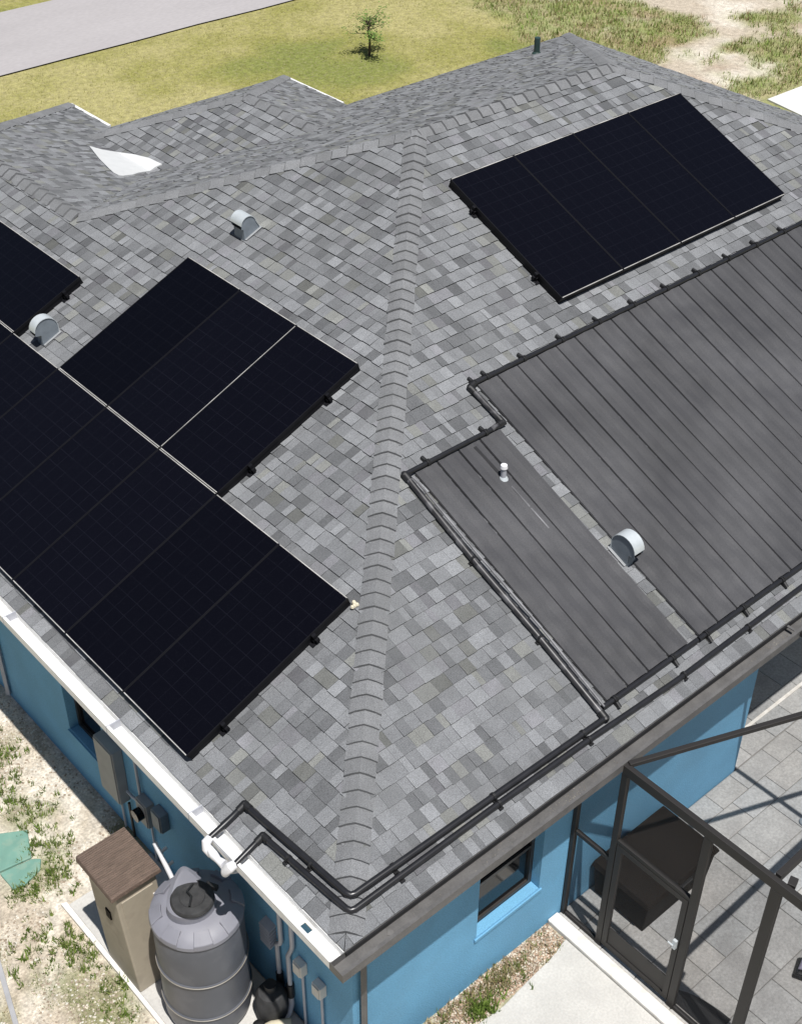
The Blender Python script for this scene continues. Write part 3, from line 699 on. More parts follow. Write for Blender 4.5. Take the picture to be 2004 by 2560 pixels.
pipe('outer_pipe', 'lower of the two thick black pipes nearest the eave, running out along the gutter', [S(11, .185, .045), S(6.2, .185, .045), S(4.2, .165, .045), S(3.0, .195, .045), S(1.9, .205, .045), S(.21, .195, .06), Wp(.19, .8, .045), Wp(.165, 1.25, .045), (.04, 1.25, .06), (-.16, 1.24, -.005)], .028, M['black_pipe'],
     clips=[(S(3.0, .195, .045), (1, 0, 0)), (S(1.87, .205, .045), (1, 0, 0)), (S(.74, .2, .045), (1, 0, 0)), (S(4.3, .168, .045), (1, 0, 0)), (S(5.3, .175, .045), (1, 0, 0)), (Wp(.18, .92, .045), (0, 1, 0))], elbows=(7,))
# white PVC fittings hanging outside the gutter
t_ = thing('pipe_fitting', 'lumpy white plastic pipe elbows hanging outside the white gutter', 'pipe fitting', (-.2, 1.4, -.1))
m_ = MB(); m_.tube([(-.155, 1.6, .0), (-.20, 1.59, -.01), (-.215, 1.57, -.06), (-.20, 1.53, -.12)], [.036, .042, .042, .034], 12); m_.build('elbow', M['pvc'], t_, smooth=True)
m_ = MB(); m_.tube([(-.20, 1.55, -.05), (-.21, 1.47, -.06), (-.215, 1.40, -.05), (-.205, 1.33, -.05)], [.03, .040, .030, .042], 12); m_.build('coupling', M['pvc'], t_, smooth=True)
m_ = MB(); m_.tube([(-.155, 1.24, .0), (-.20, 1.245, -.005), (-.225, 1.27, -.05), (-.22, 1.30, -.12)], [.038, .048, .046, .038], 12); m_.build('elbow', M['pvc'], t_, smooth=True)
m_ = MB(); m_.tube([(-.225, 1.30, -.10), (-.10, 1.36, -.26), (.22, 1.34, -.42)], .024, 10); m_.build('pipe', M['conduit'], t_, smooth=True)

# ------------------------------------------------------------------ roof vents
def goose_vent(fr, u, v, label, r=.155, wd=.20, hood='galv'):
    t_ = thing('roof_vent', label, 'roof vent', fr.P(u, v, 0), 'sheet metal vents on the roof')
    fl = MB(); fl.obox(fr.P(u, v - .06, .023), fr.P(u, v + .20, .023), wd + .06, .003, fr.n); fl.build('flashing', M['galv_flash'], t_)
    # vertical goose neck hood: profile in the vertical plane containing the slope direction
    d = Vector((-fr.pu.x, -fr.pu.y, 0)); side = fr.u; base = fr.P(u, v, 0); up = Vector((0, 0, 1))
    pr = []
    cz = .16
    for k in range(15):
        a = math.radians(205 - k * 17.5); pr.append((r * math.cos(a) * -1, cz + r * math.sin(a)))   # x forward(downslope)
    # profile: start at the back foot, over the top, down to the mouth
    prof = [(-.15, .045)] + [(-.150, .10)] + [(r * math.cos(math.radians(170 - k * 15)), cz + r * math.sin(math.radians(170 - k * 15))) for k in range(12)] + [(r * .98, cz - .035), (.075, cz - .045), (.07, -.02), (-.15, .045)]
    pts = [base + d * x + up * (z + .01) for x, z in prof[:-1]]
    for o_ in (-wd / 2, wd / 2 - .004):
        sd_ = MB(); sd_.prism([p + side * o_ for p in pts], side * .004); sd_.build('side', M['galv_dark'], t_)
    hd = MB(); hp_ = pts[:14]
    out = [p - side * (wd / 2 + .008) for p in hp_] + [p + side * (wd / 2 + .008) for p in hp_]
    cen = base + up * (cz + .01)
    offs = [((p - cen) - side * (p - cen).dot(side)).normalized() * .007 for p in hp_]
    n = len(hp_); vs = out + [out[i] + offs[i % n] for i in range(2 * n)]
    fs = []
    for i in range(n - 1): fs += [(i, i + 1, n + i + 1, n + i), (2 * n + i, 3 * n + i, 3 * n + i + 1, 2 * n + i + 1), (i, 2 * n + i, 2 * n + i + 1, i + 1), (n + i, n + i + 1, 3 * n + i + 1, 3 * n + i)]
    fs += [(0, n, 3 * n, 2 * n), (n - 1, 3 * n - 1, 4 * n - 1, 2 * n - 1)]
    hd.add(vs, fs); hd.build('hood', M[hood], t_, smooth=True)
    nk = MB(); f0 = base + d * .07; nk.obox(f0 + up * -.02, f0 + up * (cz - .03), wd - .02, .01, d); nk.build('neck', M['galv_dark'], t_)
    mo = MB(); mo.obox(base + d * .08 + up * (cz - .028), base + d * (r * .95) + up * (cz - .028), wd - .02, .004, up); mo.build('mouth', M['black'], t_)
    return t_
goose_vent(WEST, 7.32, 4.53 / CS, 'boxy white metal vent high on the west slope', r=.105, wd=.20)
goose_vent(WEST, 8.22, 2.22 / CS, 'round-backed pale vent wedged between solar panels at the left', r=.15, wd=.12)
goose_vent(SOUTH, 4.74, 1.33 / CS, 'round-backed grey vent between the two heating mats', r=.15, wd=.13)
t_ = thing('plumbing_vent', 'small grey vent pipe with white cap poking through the narrow heating mat', 'vent pipe', S(4.22, 2.58))
p0 = S(4.22, 2.58, 0); m_ = MB(); m_.tube([p0, p0 + Vector((0, 0, .17))], .030, 14); m_.build('pipe', M['conduit'], t_, smooth=True)
m_ = MB(); m_.tube([p0 + Vector((0, 0, .165)), p0 + Vector((0, 0, .20))], [.040, .034], 14); m_.build('cap', M['pvc'], t_, smooth=True)
m_ = MB(); m_.tube([p0 + Vector((0, 0, .01)), p0 + Vector((0, 0, .055))], [.065, .036], 14); m_.build('boot', M['galv'], t_, smooth=True)
m_ = MB(); m_.obox(S(4.225, 2.48, .044), S(4.235, 1.95, .042), .016, .003, SOUTH.n); m_.build('slit', M['tube'], t_)
m_ = MB(); m_.obox(S(4.2, 3.0, .043), S(4.215, 2.64, .043), .035, .004, SOUTH.n); m_.build('slit', M['black'], t_)
m_ = MB(); b0 = Vector((13.85, 11.44, (LY - 11.44) * T)); m_.tube([b0, b0 + Vector((0, 0, .30))], .055, 12); m_.lathe(b0.x, b0.y, [(.09, b0.z - .05), (.085, b0.z + .02), (.06, b0.z + .05)], 12)
tag(m_.build('vent_pipe', M['green_pipe'], smooth=True), 'short dark green vent pipe standing near the far front eave', 'vent pipe')
m_ = MB(); m_.lathe(3.98 * 0 + 0, 0, [(.0, 0)], 3) if False else None
sp = S(0, 0)
se = MB()
for i in range(5):
    pp = WEST.P(Y0 - .03 + random.uniform(-.03, .02), V0 + PL + random.uniform(-.03, .03), .03); se.lathe(pp.x, pp.y, [(.008, pp.z - .01), (.022, pp.z), (.016, pp.z + .018), (.004, pp.z + .024)], 7)
tag(se.build('sealant_blob', M['sealant'], smooth=True), 'cream sealant lump at the hip-side corner of the long solar row', 'sealant')

# ------------------------------------------------------------------ screened pool cage
cage = thing('pool_cage', 'dark bronze screened pool enclosure over the stone patio', 'pool enclosure', (3.13, -.17, G))
CX = 3.13; ZT = -.06
def beam(name, a, b, wd, ht, up=(0, 0, 1), m='cage'): q = MB(); q.obox(a, b, wd, ht, up); return q.build(name, M[m], cage, bevel=.004)
beam('top_beam', (CX, -.16, ZT), (CX, -6.0, ZT), .055, .11)
beam('roof_brace', (CX + .02, -.185, -.01), (6.9, -1.66, .0), .05, .05)
beam('roof_beam', (CX + .03, -1.80, -.02), (9.6, -1.66, -.02), .055, .085)
beam('roof_beam', (5.78, -.16, -.03), (5.78, -1.66, -.03), .055, .06)
beam('roof_beam', (5.78, -1.8, -.03), (5.78, -6, -.03), .055, .06)
beam('post', (CX, -.19, G + .03), (CX, -.19, ZT - .056), .05, .07, (0, 1, 0))
beam('post', (CX, -1.13, G + .03), (CX, -1.13, ZT - .056), .05, .08, (0, 1, 0))
beam('post', (CX, -1.84, G + .03), (CX, -1.84, ZT - .056), .06, .10, (0, 1, 0))
beam('post', (CX, -4.4, G + .03), (CX, -4.4, ZT - .056), .055, .09, (0, 1, 0))
beam('post', (9.6, -1.66, G + .03), (9.6, -1.66, -.07), .055, .09, (0, 1, 0))
beam('wall_channel', (CX, .30, G + .03), (CX, .30, -.17), .05, .05, (0, 1, 0))
beam('mid_rail', (CX, .27, -1.36), (CX, -.155, -1.36), .04, .05)
beam('sill_rail', (CX, .27, G + .055), (CX, -.155, G + .055), .04, .05)
beam('sill_rail', (CX, -1.17, G + .055), (CX, -1.795, G + .055), .04, .05); beam('sill_rail', (CX, -1.885, G + .055), (CX, -4.35, G + .055), .04, .05)
def scr(pts, m='screen'): q = MB(); q.add(pts, [tuple(range(len(pts)))]); return q.build('screen', M[m], cage)
scr([(CX, .27, G + .08), (CX, -.15, G + .08), (CX, -.15, -.115), (CX, .27, -.115)]); scr([(CX, -1.17, G + .08), (CX, -1.795, G + .08), (CX, -1.795, -.115), (CX, -1.17, -.115)])
scr([(CX, -1.885, G + .08), (CX, -4.35, G + .08), (CX, -4.35, -.115), (CX, -1.885, -.115)])
scr([(CX + .03, -.16, .0), (9.6, -.16, .0), (9.6, -6, .0), (CX + .03, -6, .0)], 'roof_screen')
# door
dr = MB(); y0, y1 = -.235, -1.085
dr.obox((CX - .01, y0 - .03, G + .1), (CX - .01, y0 - .03, -1.06), .035, .06, (0, 1, 0)); dr.obox((CX - .01, y1 + .03, G + .1), (CX - .01, y1 + .03, -1.06), .035, .06, (0, 1, 0))
dr.obox((CX - .01, y0 - .06, -1.09), (CX - .01, y1 + .06, -1.09), .035, .06); dr.obox((CX - .01, y0 - .06, G + .13), (CX - .01, y1 + .06, G + .13), .035, .06)
door = dr.build('door', M['cage'], cage)
q = MB(); q.box(CX - .014, CX - .006, y1 + .06, y0 - .06, G + .16, G + .42); q.build('kick_plate', M['cage'], door)
q = MB(); q.add([(CX - .01, y0 - .06, G + .42), (CX - .01, y1 + .06, G + .42), (CX - .01, y1 + .06, -1.12), (CX - .01, y0 - .06, -1.12)], [(0, 1, 2, 3)]); q.build('screen', M['screen'], door)
q = MB(); q.box(CX - .06, CX - .03, y1 + .01, y1 + .05, -1.78, -1.66); q.tube([(CX - .07, y1 + .03, -1.72), (CX - .07, y1 + .09, -1.72)], .009, 8); q.build('handle', M['galv'], door)
beam('door_header', (CX, -.225, -1.03), (CX, -1.09, -1.03), .045, .05)
scr([(CX, -.225, -1.0), (CX, -1.09, -1.0), (CX, -1.09, -.115), (CX, -.225, -.115)])
beam('roof_knuckle', (CX + .03, -1.93, -.02), (CX + .12, -1.90, -.02), .07, .06)

# deck box, painted shade sheet, cushion, ring
t_ = thing('deck_box', 'dark brown storage box standing on the patio against the blue wall behind the screen door', 'storage box', (4.1, -.05, G + .03))
q = MB(); q.hexa([(3.56, -.40, G + .03), (4.60, -.40, G + .03), (4.60, .26, G + .03), (3.56, .26, G + .03), (3.53, -.43, -2.26), (4.63, -.43, -2.26), (4.63, .29, -2.26), (3.53, .29, -2.26)]); q.build('body', M['deckbox'], t_, bevel=.012)
q = MB(); q.hexa([(3.50, -.46, -2.258), (4.66, -.46, -2.258), (4.66, .31, -2.258), (3.50, .31, -2.258), (3.53, -.43, -2.20), (4.63, -.43, -2.20), (4.63, .30, -2.19), (3.53, .30, -2.19)]); q.build('lid', M['deckbox'], t_, bevel=.012)
q = MB(); q.box(3.95, 4.2, -.475, -.45, -2.32, -2.29); q.build('handle', M['black'], t_)
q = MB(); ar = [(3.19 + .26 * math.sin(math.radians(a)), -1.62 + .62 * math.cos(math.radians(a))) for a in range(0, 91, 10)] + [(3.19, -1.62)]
q.prism([(x, y, G + .029) for x, y in ar], (0, 0, .012)); tag(q.build('shade_sheet', M['black']), 'dark curved sheet painting in a shadow just inside the screen wall', 'painted shade')  # added dark sheet that paints in a curved shadow on the patio
t_ = thing('cushion', 'black and lavender folded cushion at the right edge of the patio', 'cushion', (4.36, -1.78, G + .03))
q = MB(); q.hexa([(4.27, -1.72, G + .03), (4.42, -2.05, G + .03), (4.75, -1.95, G + .03), (4.52, -1.62, G + .03), (4.31, -1.75, G + .1), (4.42, -1.98, G + .13), (4.68, -1.92, G + .13), (4.5, -1.68, G + .1)]); q.build('cushion_body', M['black'], t_, bevel=.02)
q = MB(); q.hexa([(4.34, -1.73, G + .115), (4.44, -1.9, G + .135), (4.66, -1.86, G + .135), (4.5, -1.68, G + .115), (4.36, -1.74, G + .14), (4.44, -1.88, G + .15), (4.62, -1.84, G + .15), (4.5, -1.7, G + .14)]); q.build('cover', M['purple'], t_, bevel=.01)
q = MB(); q.tube([(6.0 + .05 * math.cos(a * math.pi / 8), -.66 + .05 * math.sin(a * math.pi / 8), G + .04) for a in range(17)], .014, 8, cap=False); tag(q.build('drain_ring', M['galv_dark'], smooth=True), 'small grey ring lying on the patio stones', 'ring')

# ------------------------------------------------------------------ west side equipment
t_ = thing('utility_cabinet', 'tan plastic cabinet with a brown ribbed lid on the side pad', 'cabinet', (-.48, 2.7, G + .045))
q = MB(); zb = G + .045; q.hexa([(-.70, 2.37, zb), (-.27, 2.37, zb), (-.27, 2.95, zb), (-.70, 2.95, zb), (-.72, 2.50, -1.26), (-.27, 2.50, -1.26), (-.27, 3.02, -1.26), (-.72, 3.02, -1.26)]); q.build('body', M['tan'], t_, bevel=.015)
q = MB(); q.hexa([(-.655, 2.392, zb + .08), (-.315, 2.392, zb + .08), (-.315, 2.40, zb + .08), (-.655, 2.40, zb + .08), (-.665, 2.478, -1.38), (-.325, 2.478, -1.38), (-.325, 2.50, -1.38), (-.665, 2.50, -1.38)])
q.build('door_panel', M['tan'], t_, bevel=.006)
for z in (-1.75, -1.55): k = MB(); yk = 2.37 + (z - zb) / (-1.26 - zb) * .13 - .012; k.box(-.345, -.325, yk - .02, yk + .01, z, z + .05); k.build('latch', M['curb'], t_)
k = MB(); k.box(-.728, -.70, 2.66, 2.74, -1.78, -1.66); k.build('hand_hold', M['deckbox'], t_)
q = MB(); q.hexa([(-.775, 2.45, -1.258), (-.225, 2.45, -1.258), (-.225, 3.09, -1.258), (-.775, 3.09, -1.258), (-.765, 2.46, -1.205), (-.235, 2.46, -1.205), (-.235, 3.08, -1.18), (-.765, 3.08, -1.18)]); lid = q.build('lid', M['brown'], t_, bevel=.008)
for i in range(26):
    yy = 2.47 + i * .0235; z = -1.205 + (yy - 2.46) / .62 * .025; k = MB(); k.box(-.76, -.24, yy, yy + .015, z - .002, z + .005); k.build('rib', M['brown'], lid)

TX, TY, TR = -.235, 1.86, .42
t_ = thing('water_tank', 'upright grey plastic tank with a dark hatch beside the tan cabinet', 'water tank', (TX, TY, G + .045))
q = MB(); zb = G + .046
q.lathe(TX, TY, [(TR - .05, zb), (TR - .012, zb + .05), (TR, zb + .12), (TR, -2.36), (TR + .010, -2.35), (TR + .010, -2.33), (TR, -2.32), (TR, -1.83), (TR + .010, -1.82), (TR + .010, -1.80), (TR, -1.79), (TR, -1.24), (TR - .02, -1.19)], 64); q.build('barrel', M['tank'], t_, smooth=True)
for z in (-1.81, -2.34):
    q = MB(); q.tube([(TX + (TR + .012) * math.cos(a * math.pi / 32), TY + (TR + .012) * math.sin(a * math.pi / 32), z) for a in range(65)], .006, 6, cap=False); q.build('hoop', M['hoop'], t_, smooth=True)
q = MB(); q.lathe(TX, TY, [(TR - .018, -1.235), (TR + .012, -1.23), (TR + .008, -1.19), (TR - .05, -1.135), (.24, -1.10), (.20, -1.10)], 64); q.build('shoulder', M['tank_top'], t_, smooth=True)
for i in range(8):
    a0 = i * math.pi / 4 + .12; a1 = a0 + .42; k = MB()
    def pc(r, a, z): return (TX + r * math.cos(a), TY + r * math.sin(a), z)
    n = 5; vs = []
    for j in range(n + 1):
        a = a0 + (a1 - a0) * j / n; vs += [pc(TR - .11, a, -1.14), pc(TR + .016, a, -1.22), pc(TR + .010, a, -1.165), pc(TR - .10, a, -1.085)]
    fs = [(0, 1, 2, 3), (n * 4 + 3, n * 4 + 2, n * 4 + 1, n * 4)]
    for j in range(n):
        for c in range(4): fs.append((j * 4 + c, (j + 1) * 4 + c, (j + 1) * 4 + (c + 1) % 4, j * 4 + (c + 1) % 4))
    k.add(vs, fs); k.build('shoulder_lug', M['tank_top'], t_, bevel=.006)
# neck hood (tear shaped) and dark hatch
cx, cy = -.285, 1.86; tear = []
for i in range(32):
    a = i * math.pi / 16; x = .195 * math.cos(a); y = .195 * math.sin(a)
    if y > 0: y *= 1.75; x *= (1 - .42 * (y / .34) ** 1.3)
    ro = math.radians(-24); tear.append((x * 1.12 * math.cos(ro) - y * math.sin(ro), x * 1.12 * math.sin(ro) + y * math.cos(ro)))
q = MB(); q.add([(cx + x * 1.06, cy + y * 1.04, -1.12) for x, y in tear] + [(cx + x, cy + y, -1.02 + .32 * max(0, y - .14)) for x, y in tear] + [(cx + x * .8, cy + y * .8, -.99 + .32 * max(0, y - .13)) for x, y in tear],
      [tuple(range(64, 96))] + [(j * 32 + i, j * 32 + (i + 1) % 32, (j + 1) * 32 + (i + 1) % 32, (j + 1) * 32 + i) for j in range(2) for i in range(32)]); q.build('neck', M['tank_top'], t_, smooth=True)
hz = MB(); R_ = .20; vs = [(cx + .01, cy - .02, -.955)]; 
for rr, dz in ((R_ * .55, -.008), (R_ * .6, -.0), (R_ * .93, -.012), (R_, -.03), (R_, -.05)):
    for i in range(36): a = i * math.pi / 18; vs.append((cx + .01 + rr * math.cos(a), cy - .02 + rr * math.sin(a), -.955 + dz - .0))
fs = [(0, 1 + i, 1 + (i + 1) % 36) for i in range(36)] + [(1 + j * 36 + i, 1 + j * 36 + (i + 1) % 36, 37 + j * 36 + (i + 1) % 36, 37 + j * 36 + i) for j in range(4) for i in range(36)]
hz.add(vs, fs); hatch = hz.build('hatch', M['hatch'], t_, smooth=True)
k = MB(); k.tube([(cx - .07, cy - .10, -.945), (cx, cy - .03, -.935), (cx + .0, cy + .04, -.935), (cx + .09, cy + .08, -.945)], .011, 8); k.build('handle', M['black'], hatch, smooth=True)
k = MB(); k.obox((cx + .20, cy + .03, -1.0), (cx + .25, cy - .07, -1.0), .04, .05); k.build('hinge', M['black'], t_)

t_ = thing('white_manifold', 'white plastic pipe with three short stubs leaning behind the brown cabinet lid', 'pipe', (-.02, 2.6, G + .045))
q = MB(); q.tube([(0, 2.97, -1.52), (-.01, 2.72, -1.78), (-.02, 2.55, -2.0), (-.02, 2.5, G + .05)], .026, 12); q.build('pipe', M['pvc'], t_, smooth=True)
for s_ in (0.18, .42, .66):
    p = Vector((0, 2.97, -1.52)).lerp(Vector((-.02, 2.55, -2.0)), s_); k = MB(); k.tube([p, p + Vector((.085, .0, .02))], .017, 10); k.build('stub', M['pvc'], t_, smooth=True)
# conduits on the west wall
def wallpipe(label, pts, r=.024, m='conduit', name='wall_pipe', grp='pipes down the west wall'):
    t_ = thing(name, label, 'pipe', pts[-1], grp); q = MB(); q.tube(pts, r, 10); q.build('pipe', M[m], t_, smooth=True)
    return t_
X_ = .295
a_ = wallpipe('pale pipe zigzagging down the west wall, the one nearer the tank', [(X_, 1.33, -.2), (X_, 1.33, -1.62), (X_, 1.35, -1.68), (X_, 1.40, -1.74), (X_, 1.40, -2.24)])
b_ = wallpipe('pale pipe zigzagging down the west wall, the one nearer the corner', [(X_, 1.15, -.2), (X_, 1.15, -1.50), (X_, 1.17, -1.58), (X_, 1.23, -1.74), (X_, 1.23, -2.24)])
k = MB(); k.tube([(X_, 1.40, -2.2), (X_, 1.40, -2.42)], .036, 12); k.build('coupling', M['black'], a_, smooth=True)
k = MB(); k.tube([(X_, 1.23, -2.2), (X_, 1.23, -2.40)], .036, 12); k.build('coupling', M['black'], b_, smooth=True)
k = MB(); k.tube([(X_, 1.40, -2.42), (X_ - .02, 1.39, -2.52), (X_ - .08, 1.38, -2.58), (X_ - .22, 1.37, -2.60)], .030, 12); k.build('elbow', M['conduit'], a_, smooth=True)
k = MB(); k.tube([(X_, 1.23, -2.40), (X_ - .01, 1.22, -2.52), (X_ - .06, 1.20, -2.60), (X_ - .16, 1.18, -2.62)], .030, 12); k.build('elbow', M['conduit'], b_, smooth=True)
def wallbox_thing(name, label, cat, y, z, wy, wz, d, m, group=None, pipe_to=None, rnd=False):
    t_ = thing(name, label, cat, (OV, y, z - wz / 2), group)
    q = MB(); q.box(OV - d, OV, y - wy / 2, y + wy / 2, z - wz / 2, z + wz / 2); q.build('box', M[m], t_, bevel=.008)
    q = MB(); q.box(OV - d - .012, OV - d - .001, y - wy / 2 + .012, y + wy / 2 - .012, z - wz / 2 + .012, z + wz / 2 - .012); q.build('cover', M[m], t_, bevel=.004)
    if rnd: q = MB(); q.tube([(OV - d - .012, y, z + .02), (OV - d - .09, y, z + .02)], wy * .36, 20); q.build('dial', M['dark_glass'], t_, smooth=True)
    if pipe_to is not None: q = MB(); q.tube([(OV - .025, y - .01, z - wz / 2), (OV - .025, y - .01, pipe_to)], .014, 8); q.build('conduit', M['conduit'], t_, smooth=True)
    return t_
ge = 'electrical boxes on the west wall'
wallbox_thing('electrical_panel', 'large grey electrical panel on the west wall beside the window', 'electrical box', 4.24, -1.72, .37, .80, .12, 'ebox', ge, -2.7)
wallbox_thing('electric_meter', 'meter box with dark round dial on the west wall', 'electric meter', 3.62, -1.86, .2, .34, .10, 'ebox', ge, -2.7, True)
wallbox_thing('disconnect_box', 'small dark box to the right of the round meter', 'electrical box', 3.33, -1.72, .17, .26, .1, 'galv_dark', ge, None)
wallbox_thing('outlet_box', 'pale outlet box with thin conduit, nearer the zigzag pipes', 'outlet box', 1.04, -1.70, .12, .17, .08, 'curb', 'outlet boxes low on the west wall', G + .05)
wallbox_thing('outlet_box', 'pale outlet box with thin conduit, nearer the house corner', 'outlet box', .76, -1.72, .12, .17, .08, 'curb', 'outlet boxes low on the west wall', G + .05)
wallpipe('thin dark conduit running down beside the electrical panel', [(X_, 4.03, -2.12), (X_, 4.03, G + .05)], .016, 'black')
wallpipe('thin grey conduit dropping from the eave and hooking under the panel', [(X_, 3.73, -.2), (X_, 3.73, -1.80), (X_, 3.78, -1.88), (X_, 3.93, -1.92), (X_, 4.02, -1.92)], .018)
t_ = thing('louvre_vent', 'curved grey louvred vent cover on the west wall above the pump', 'wall vent', (OV, 1.52, -1.8))
for i in range(6):
    k = MB(); z = -1.54 - i * .05; k.hexa([(OV - .012, 1.44, z - .012), (OV - .012, 1.60, z - .012), (OV, 1.60, z), (OV, 1.44, z), (OV - .09 - .0, 1.44, z - .045), (OV - .09, 1.60, z - .045), (OV - .08, 1.60, z - .03), (OV - .08, 1.44, z - .03)]); k.build('louvre', M['conduit'], t_)
t_ = thing('pool_filter', 'squat dark grey filter drum between the tank and the wall', 'pool filter', (.10, 1.34, G + .045))
q = MB(); q.lathe(.135, 1.33, [(.13, G + .046), (.155, G + .09), (.155, -2.34), (.12, -2.27), (.05, -2.24), (.045, -2.2)], 32); q.build('drum', M['hatch'], t_, smooth=True)
k = MB(); k.tube([(.135, 1.33, -2.2), (.135, 1.33, -2.15)], .06, 12); k.build('valve', M['black'], t_, smooth=True)
t_ = thing('pool_pump', 'cream pool pump with a black knob at the foot of the west wall', 'pool pump', (.0, 1.16, G + .045))
q = MB(); q.tube([(-.06, 1.20, -2.58), (.0, 1.16, -2.58), (.16, 1.06, -2.58)], [.06, .085, .085], 18); q.build('motor', M['cream'], t_, smooth=True)
q = MB(); q.box(-.1, .14, 1.05, 1.24, G + .046, G + .08); q.build('foot', M['black'], t_)
q = MB(); q.lathe(-.09, 1.24, [(.055, -2.62), (.06, -2.5), (.03, -2.48)], 16); q.build('knob', M['black'], t_, smooth=True)

# green valve-box lids in the side yard
for (pts, lab) in (([(-1.06, 4.60), (-.69, 4.54), (-.54, 4.90), (-.90, 5.12)], 'faded green ground lid, the one farther from the cabinet'), ([(-1.04, 4.30), (-.92, 4.27), (-.70, 4.34), (-.62, 4.46), (-.70, 4.52), (-1.05, 4.58)], 'faded green ground lid, the one nearer the cabinet')):
    t_ = thing('ground_lid', lab, 'access lid', (sum(p[0] for p in pts) / len(pts), sum(p[1] for p in pts) / len(pts), G), 'green lids in the side yard')
    q = MB(); q.prism([(x, y, G - .02) for x, y in pts], (0, 0, .05)); q.build('lid', M['lid_green'], t_, bevel=.012)
q = MB(); q.obox((-1.42, 4.2, G + .03), (-1.82, 2.75, G + .03), .05, .09); o = q.build('edging_board', M['grey_board'], bevel=.005); tag(o, 'weathered grey edging board in the bottom left corner', 'edging board')
# ------------------------------------------------------------------ vegetation
def blades(name, spots, m='grass', kind='stuff', label=None, cat=None):
    q = MB()
    for (x, y, z, h, n, cols, spread) in spots:
        for _ in range(n):
            a = random.random() * 6.283; r = spread * math.sqrt(random.random()); bx, by = x + r * math.cos(a), y + r * math.sin(a)
            hh = h * random.uniform(.5, 1.2); w_ = hh * random.uniform(.05, .12) + .0015; a2 = random.random() * 6.283; le = hh * random.uniform(.1, .7); la = random.random() * 6.283
            dx, dy = math.cos(a2) * w_, math.sin(a2) * w_
            c = random.choice(cols); f = random.uniform(.8, 1.25); c = tuple(v * f for v in c)
            q.add([(bx - dx, by - dy, z), (bx + dx, by + dy, z), (bx + le * math.cos(la), by + le * math.sin(la), z + hh)], [(0, 1, 2)], c)
    if not q.v: return None
    o = q.build(name, M[m], recalc=False)
    o['kind'] = kind
    if label: o['label'] = label; o['category'] = cat
    return o
GC = [(.13, .20, .035), (.17, .24, .05), (.22, .25, .08), (.10, .15, .03)]; DC = [(.36, .31, .17), (.42, .36, .22), (.30, .22, .12), (.20, .22, .08)]
r = random.Random(3); spots = []
# near side yard tufts
for _ in range(8000):
    x = r.uniform(-3.2, .25); y = r.uniform(1.2, 9.5)
    if x > -.76 and y < 3.85: continue
    if -1.1 < x < -.5 and 4.2 < y < 5.15: continue
    m1 = fbm(x, y, 1.5, 41) + .2 * fbm(x, y, 2.6, 8)
    if m1 > -.02 + r.random() * .3:
        green = fbm(x, y, .9, 77) > -.05
        spots.append((x, y, G, r.uniform(.012, .04), 12, GC if green else DC, .05))
for (cx_, cy_, n_, s_) in ((-.92, 3.35, 60, .16), (-.86, 3.12, 30, .12), (-.62, 4.15, 45, .13), (-.45, 4.62, 40, .14), (-.98, 4.18, 30, .1), (-.50, 5.6, 50, .18), (-.25, 6.15, 40, .15), (-.35, 5.1, 40, .13), (-1.35, 3.5, 25, .14), (-.83, 2.65, 18, .1), (-.98, 2.35, 14, .08)):
    for _ in range(n_): spots.append((r.gauss(cx_, s_), r.gauss(cy_, s_), G, r.uniform(.04, .10), 14, GC, .04))
spots = [s for s in spots if not (s[0] > -.75 and s[1] < 3.82)]
blades('grass_tufts', spots)
# pebbles in the side yard
q = MB()
for _ in range(22000):
    x = r.uniform(-2.6, .3); y = r.uniform(1.4, 9.5)
    if x > -.78 and y < 3.85: continue
    if fbm(x, y, 1.1, 55) < -.15: continue
    s_ = r.uniform(.005, .019); c = r.choice([(.55, .50, .42), (.68, .65, .58), (.40, .33, .26), (.30, .24, .18), (.62, .55, .45)]); z = G + .002
    q.add([(x - s_, y, z), (x, y - s_, z), (x + s_, y, z), (x, y + s_, z), (x, y, z + s_ * .9)], [(0, 1, 4), (1, 2, 4), (2, 3, 4), (3, 0, 4)], c)
q.build('gravel', M['pebble'], recalc=False, kind='stuff')
# gravel bed and dry weeds at the foot of the south wall
spots = []; q = MB()
for _ in range(6500):
    x = r.uniform(.55, 2.9); y = r.uniform(-.02 - max(0, 1.5 - x) * 1.2, .32)
    s_ = r.uniform(.004, .016); c = r.choice([(.55, .47, .38), (.66, .60, .50), (.38, .28, .20), (.24, .17, .12), (.50, .36, .26)]); z = G + r.uniform(.0, .02)
    q.add([(x - s_, y, z), (x, y - s_, z), (x + s_, y, z), (x, y + s_, z), (x + s_ * .2, y, z + s_)], [(0, 1, 4), (1, 2, 4), (2, 3, 4), (3, 0, 4)], c)
q.build('gravel_bed', M['pebble'], recalc=False, kind='stuff')
for _ in range(420):
    x = r.choice([r.gauss(1.05, .2), r.gauss(1.75, .22), r.gauss(2.15, .15), r.uniform(.7, 2.85)]); y = min(.31, max(-.1, r.gauss(.17, .08)))
    spots.append((x, y, G, r.uniform(.03, .10), 10, DC if r.random() < .72 else GC, .035))
for _ in range(60): spots.append((r.gauss(1.72, .07), r.gauss(.06, .05), G, r.uniform(.06, .12), 12, GC[:2], .03))
blades('dry_weeds', spots)
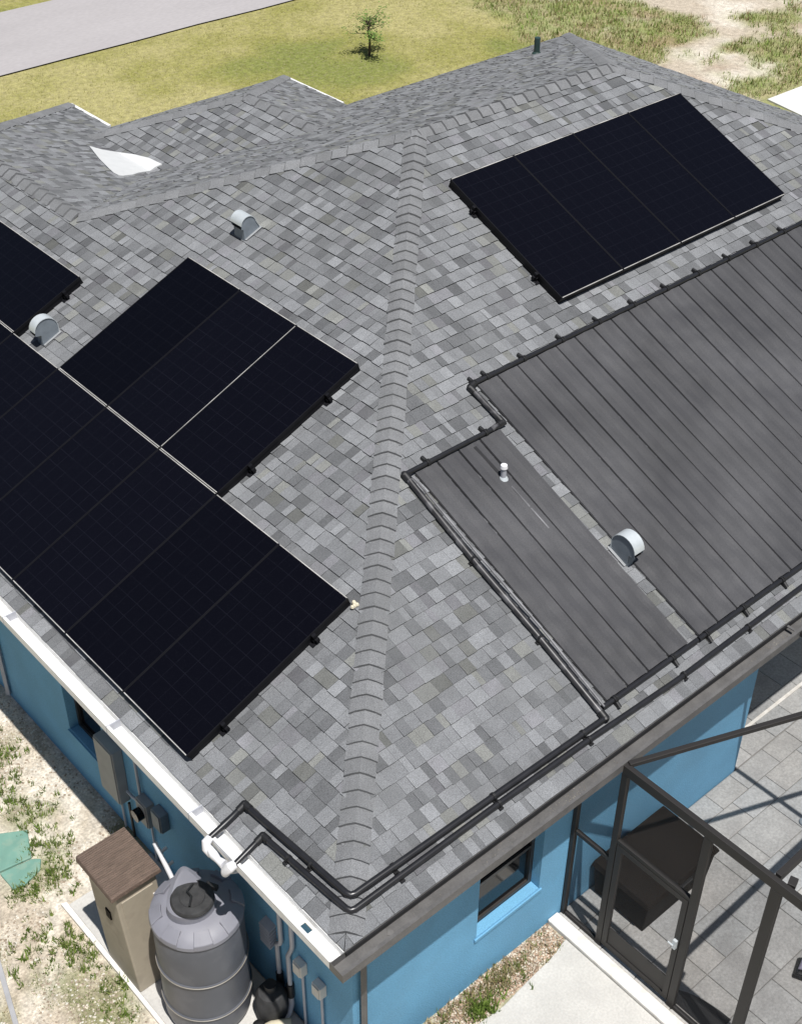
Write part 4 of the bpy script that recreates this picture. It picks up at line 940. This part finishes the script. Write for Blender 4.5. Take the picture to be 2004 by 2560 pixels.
# lawn and scrub blades
spots = []
for _ in range(26000):
    x = r.uniform(5, 32); y = r.uniform(12.5, 25.4)
    if x < LX + .2 and y < LY + .2: continue
    if x < 7.5 and y < 16.9: continue
    if x < 11.2 and y < 15.4: continue
    if x > 22.6 and y < 12.7: continue
    c, lw, g = cover(x, y)
    if lw > r.random():
        spots.append((x, y, G, r.uniform(.03, .06), 2, [(.27, .26, .07), (.34, .31, .11), (.22, .24, .06), (.38, .33, .14)], .08))
    elif g > .25 + r.random() * .5:
        spots.append((x, y, G, r.uniform(.04, .13), 5, [(.18, .26, .055), (.26, .31, .09), (.33, .32, .14), (.22, .16, .09)], .12))
blades('lawn_grass', spots)
spots = []
for _ in range(9000):
    x = r.uniform(17.2, 34); y = r.uniform(3, 25)
    if x > 22.4 and y < 12.7: continue
    c, lw, g = cover(x, y)
    if g > .2 + r.random() * .5 and lw < .5: spots.append((x, y, G, r.uniform(.05, .16), 6, [(.17, .26, .05), (.24, .31, .08), (.30, .31, .12), (.26, .18, .10)], .14))
blades('scrub', spots)
for _ in range(0): pass
# grass beyond the road
fv = MB()
# sapling on the lawn
tr = thing('sapling', 'small thin sapling with sparse spreading twigs on the front lawn', 'young tree', (17.93, 20.89, G))
q = MB(); bx, by = 17.93, 20.89
trunk = [(bx, by, G - .02), (bx + .02, by, G + .35), (bx - .02, by + .02, G + .7), (bx + .04, by, G + .98)]
q.tube(trunk, [.035, .028, .02, .01], 8)
rb = random.Random(9); tips = []
for i in range(17):
    z0 = G + .32 + .55 * rb.random(); a = rb.random() * 6.283; ln = rb.uniform(.25, .60) * (1.25 - (z0 - G) * .35); p = Vector((bx, by, z0)); pts = [p]
    for s_ in range(4):
        p = p + Vector((math.cos(a) * ln / 4, math.sin(a) * ln / 4, rb.uniform(-.02, .09))); a += rb.uniform(-.4, .4); pts.append(p)
    q.tube(pts, [.012, .009, .007, .005, .003], 5); tips += pts[1:]
q.build('trunk', M['bark'], tr, smooth=True)
q = MB()
for p in tips:
    for _ in range(17):
        d = Vector((rb.gauss(0, .075), rb.gauss(0, .075), rb.gauss(0, .045))); c_ = p + d; s_ = rb.uniform(.018, .04); a = rb.random() * 6.28; e = rb.uniform(-.5, .5)
        u = Vector((math.cos(a), math.sin(a), e)) * s_; v = Vector((-math.sin(a), math.cos(a), rb.uniform(-.6, .6))) * s_ * .5
        col = rb.choice([(.10, .19, .035), (.14, .24, .05), (.07, .13, .03), (.18, .23, .06)]); q.add([c_ - u, c_ - v, c_ + u, c_ + v], [(0, 1, 2, 3)], col)
q.build('crown', M['leaf'], tr, recalc=False)
print('objects', len(bpy.data.objects))
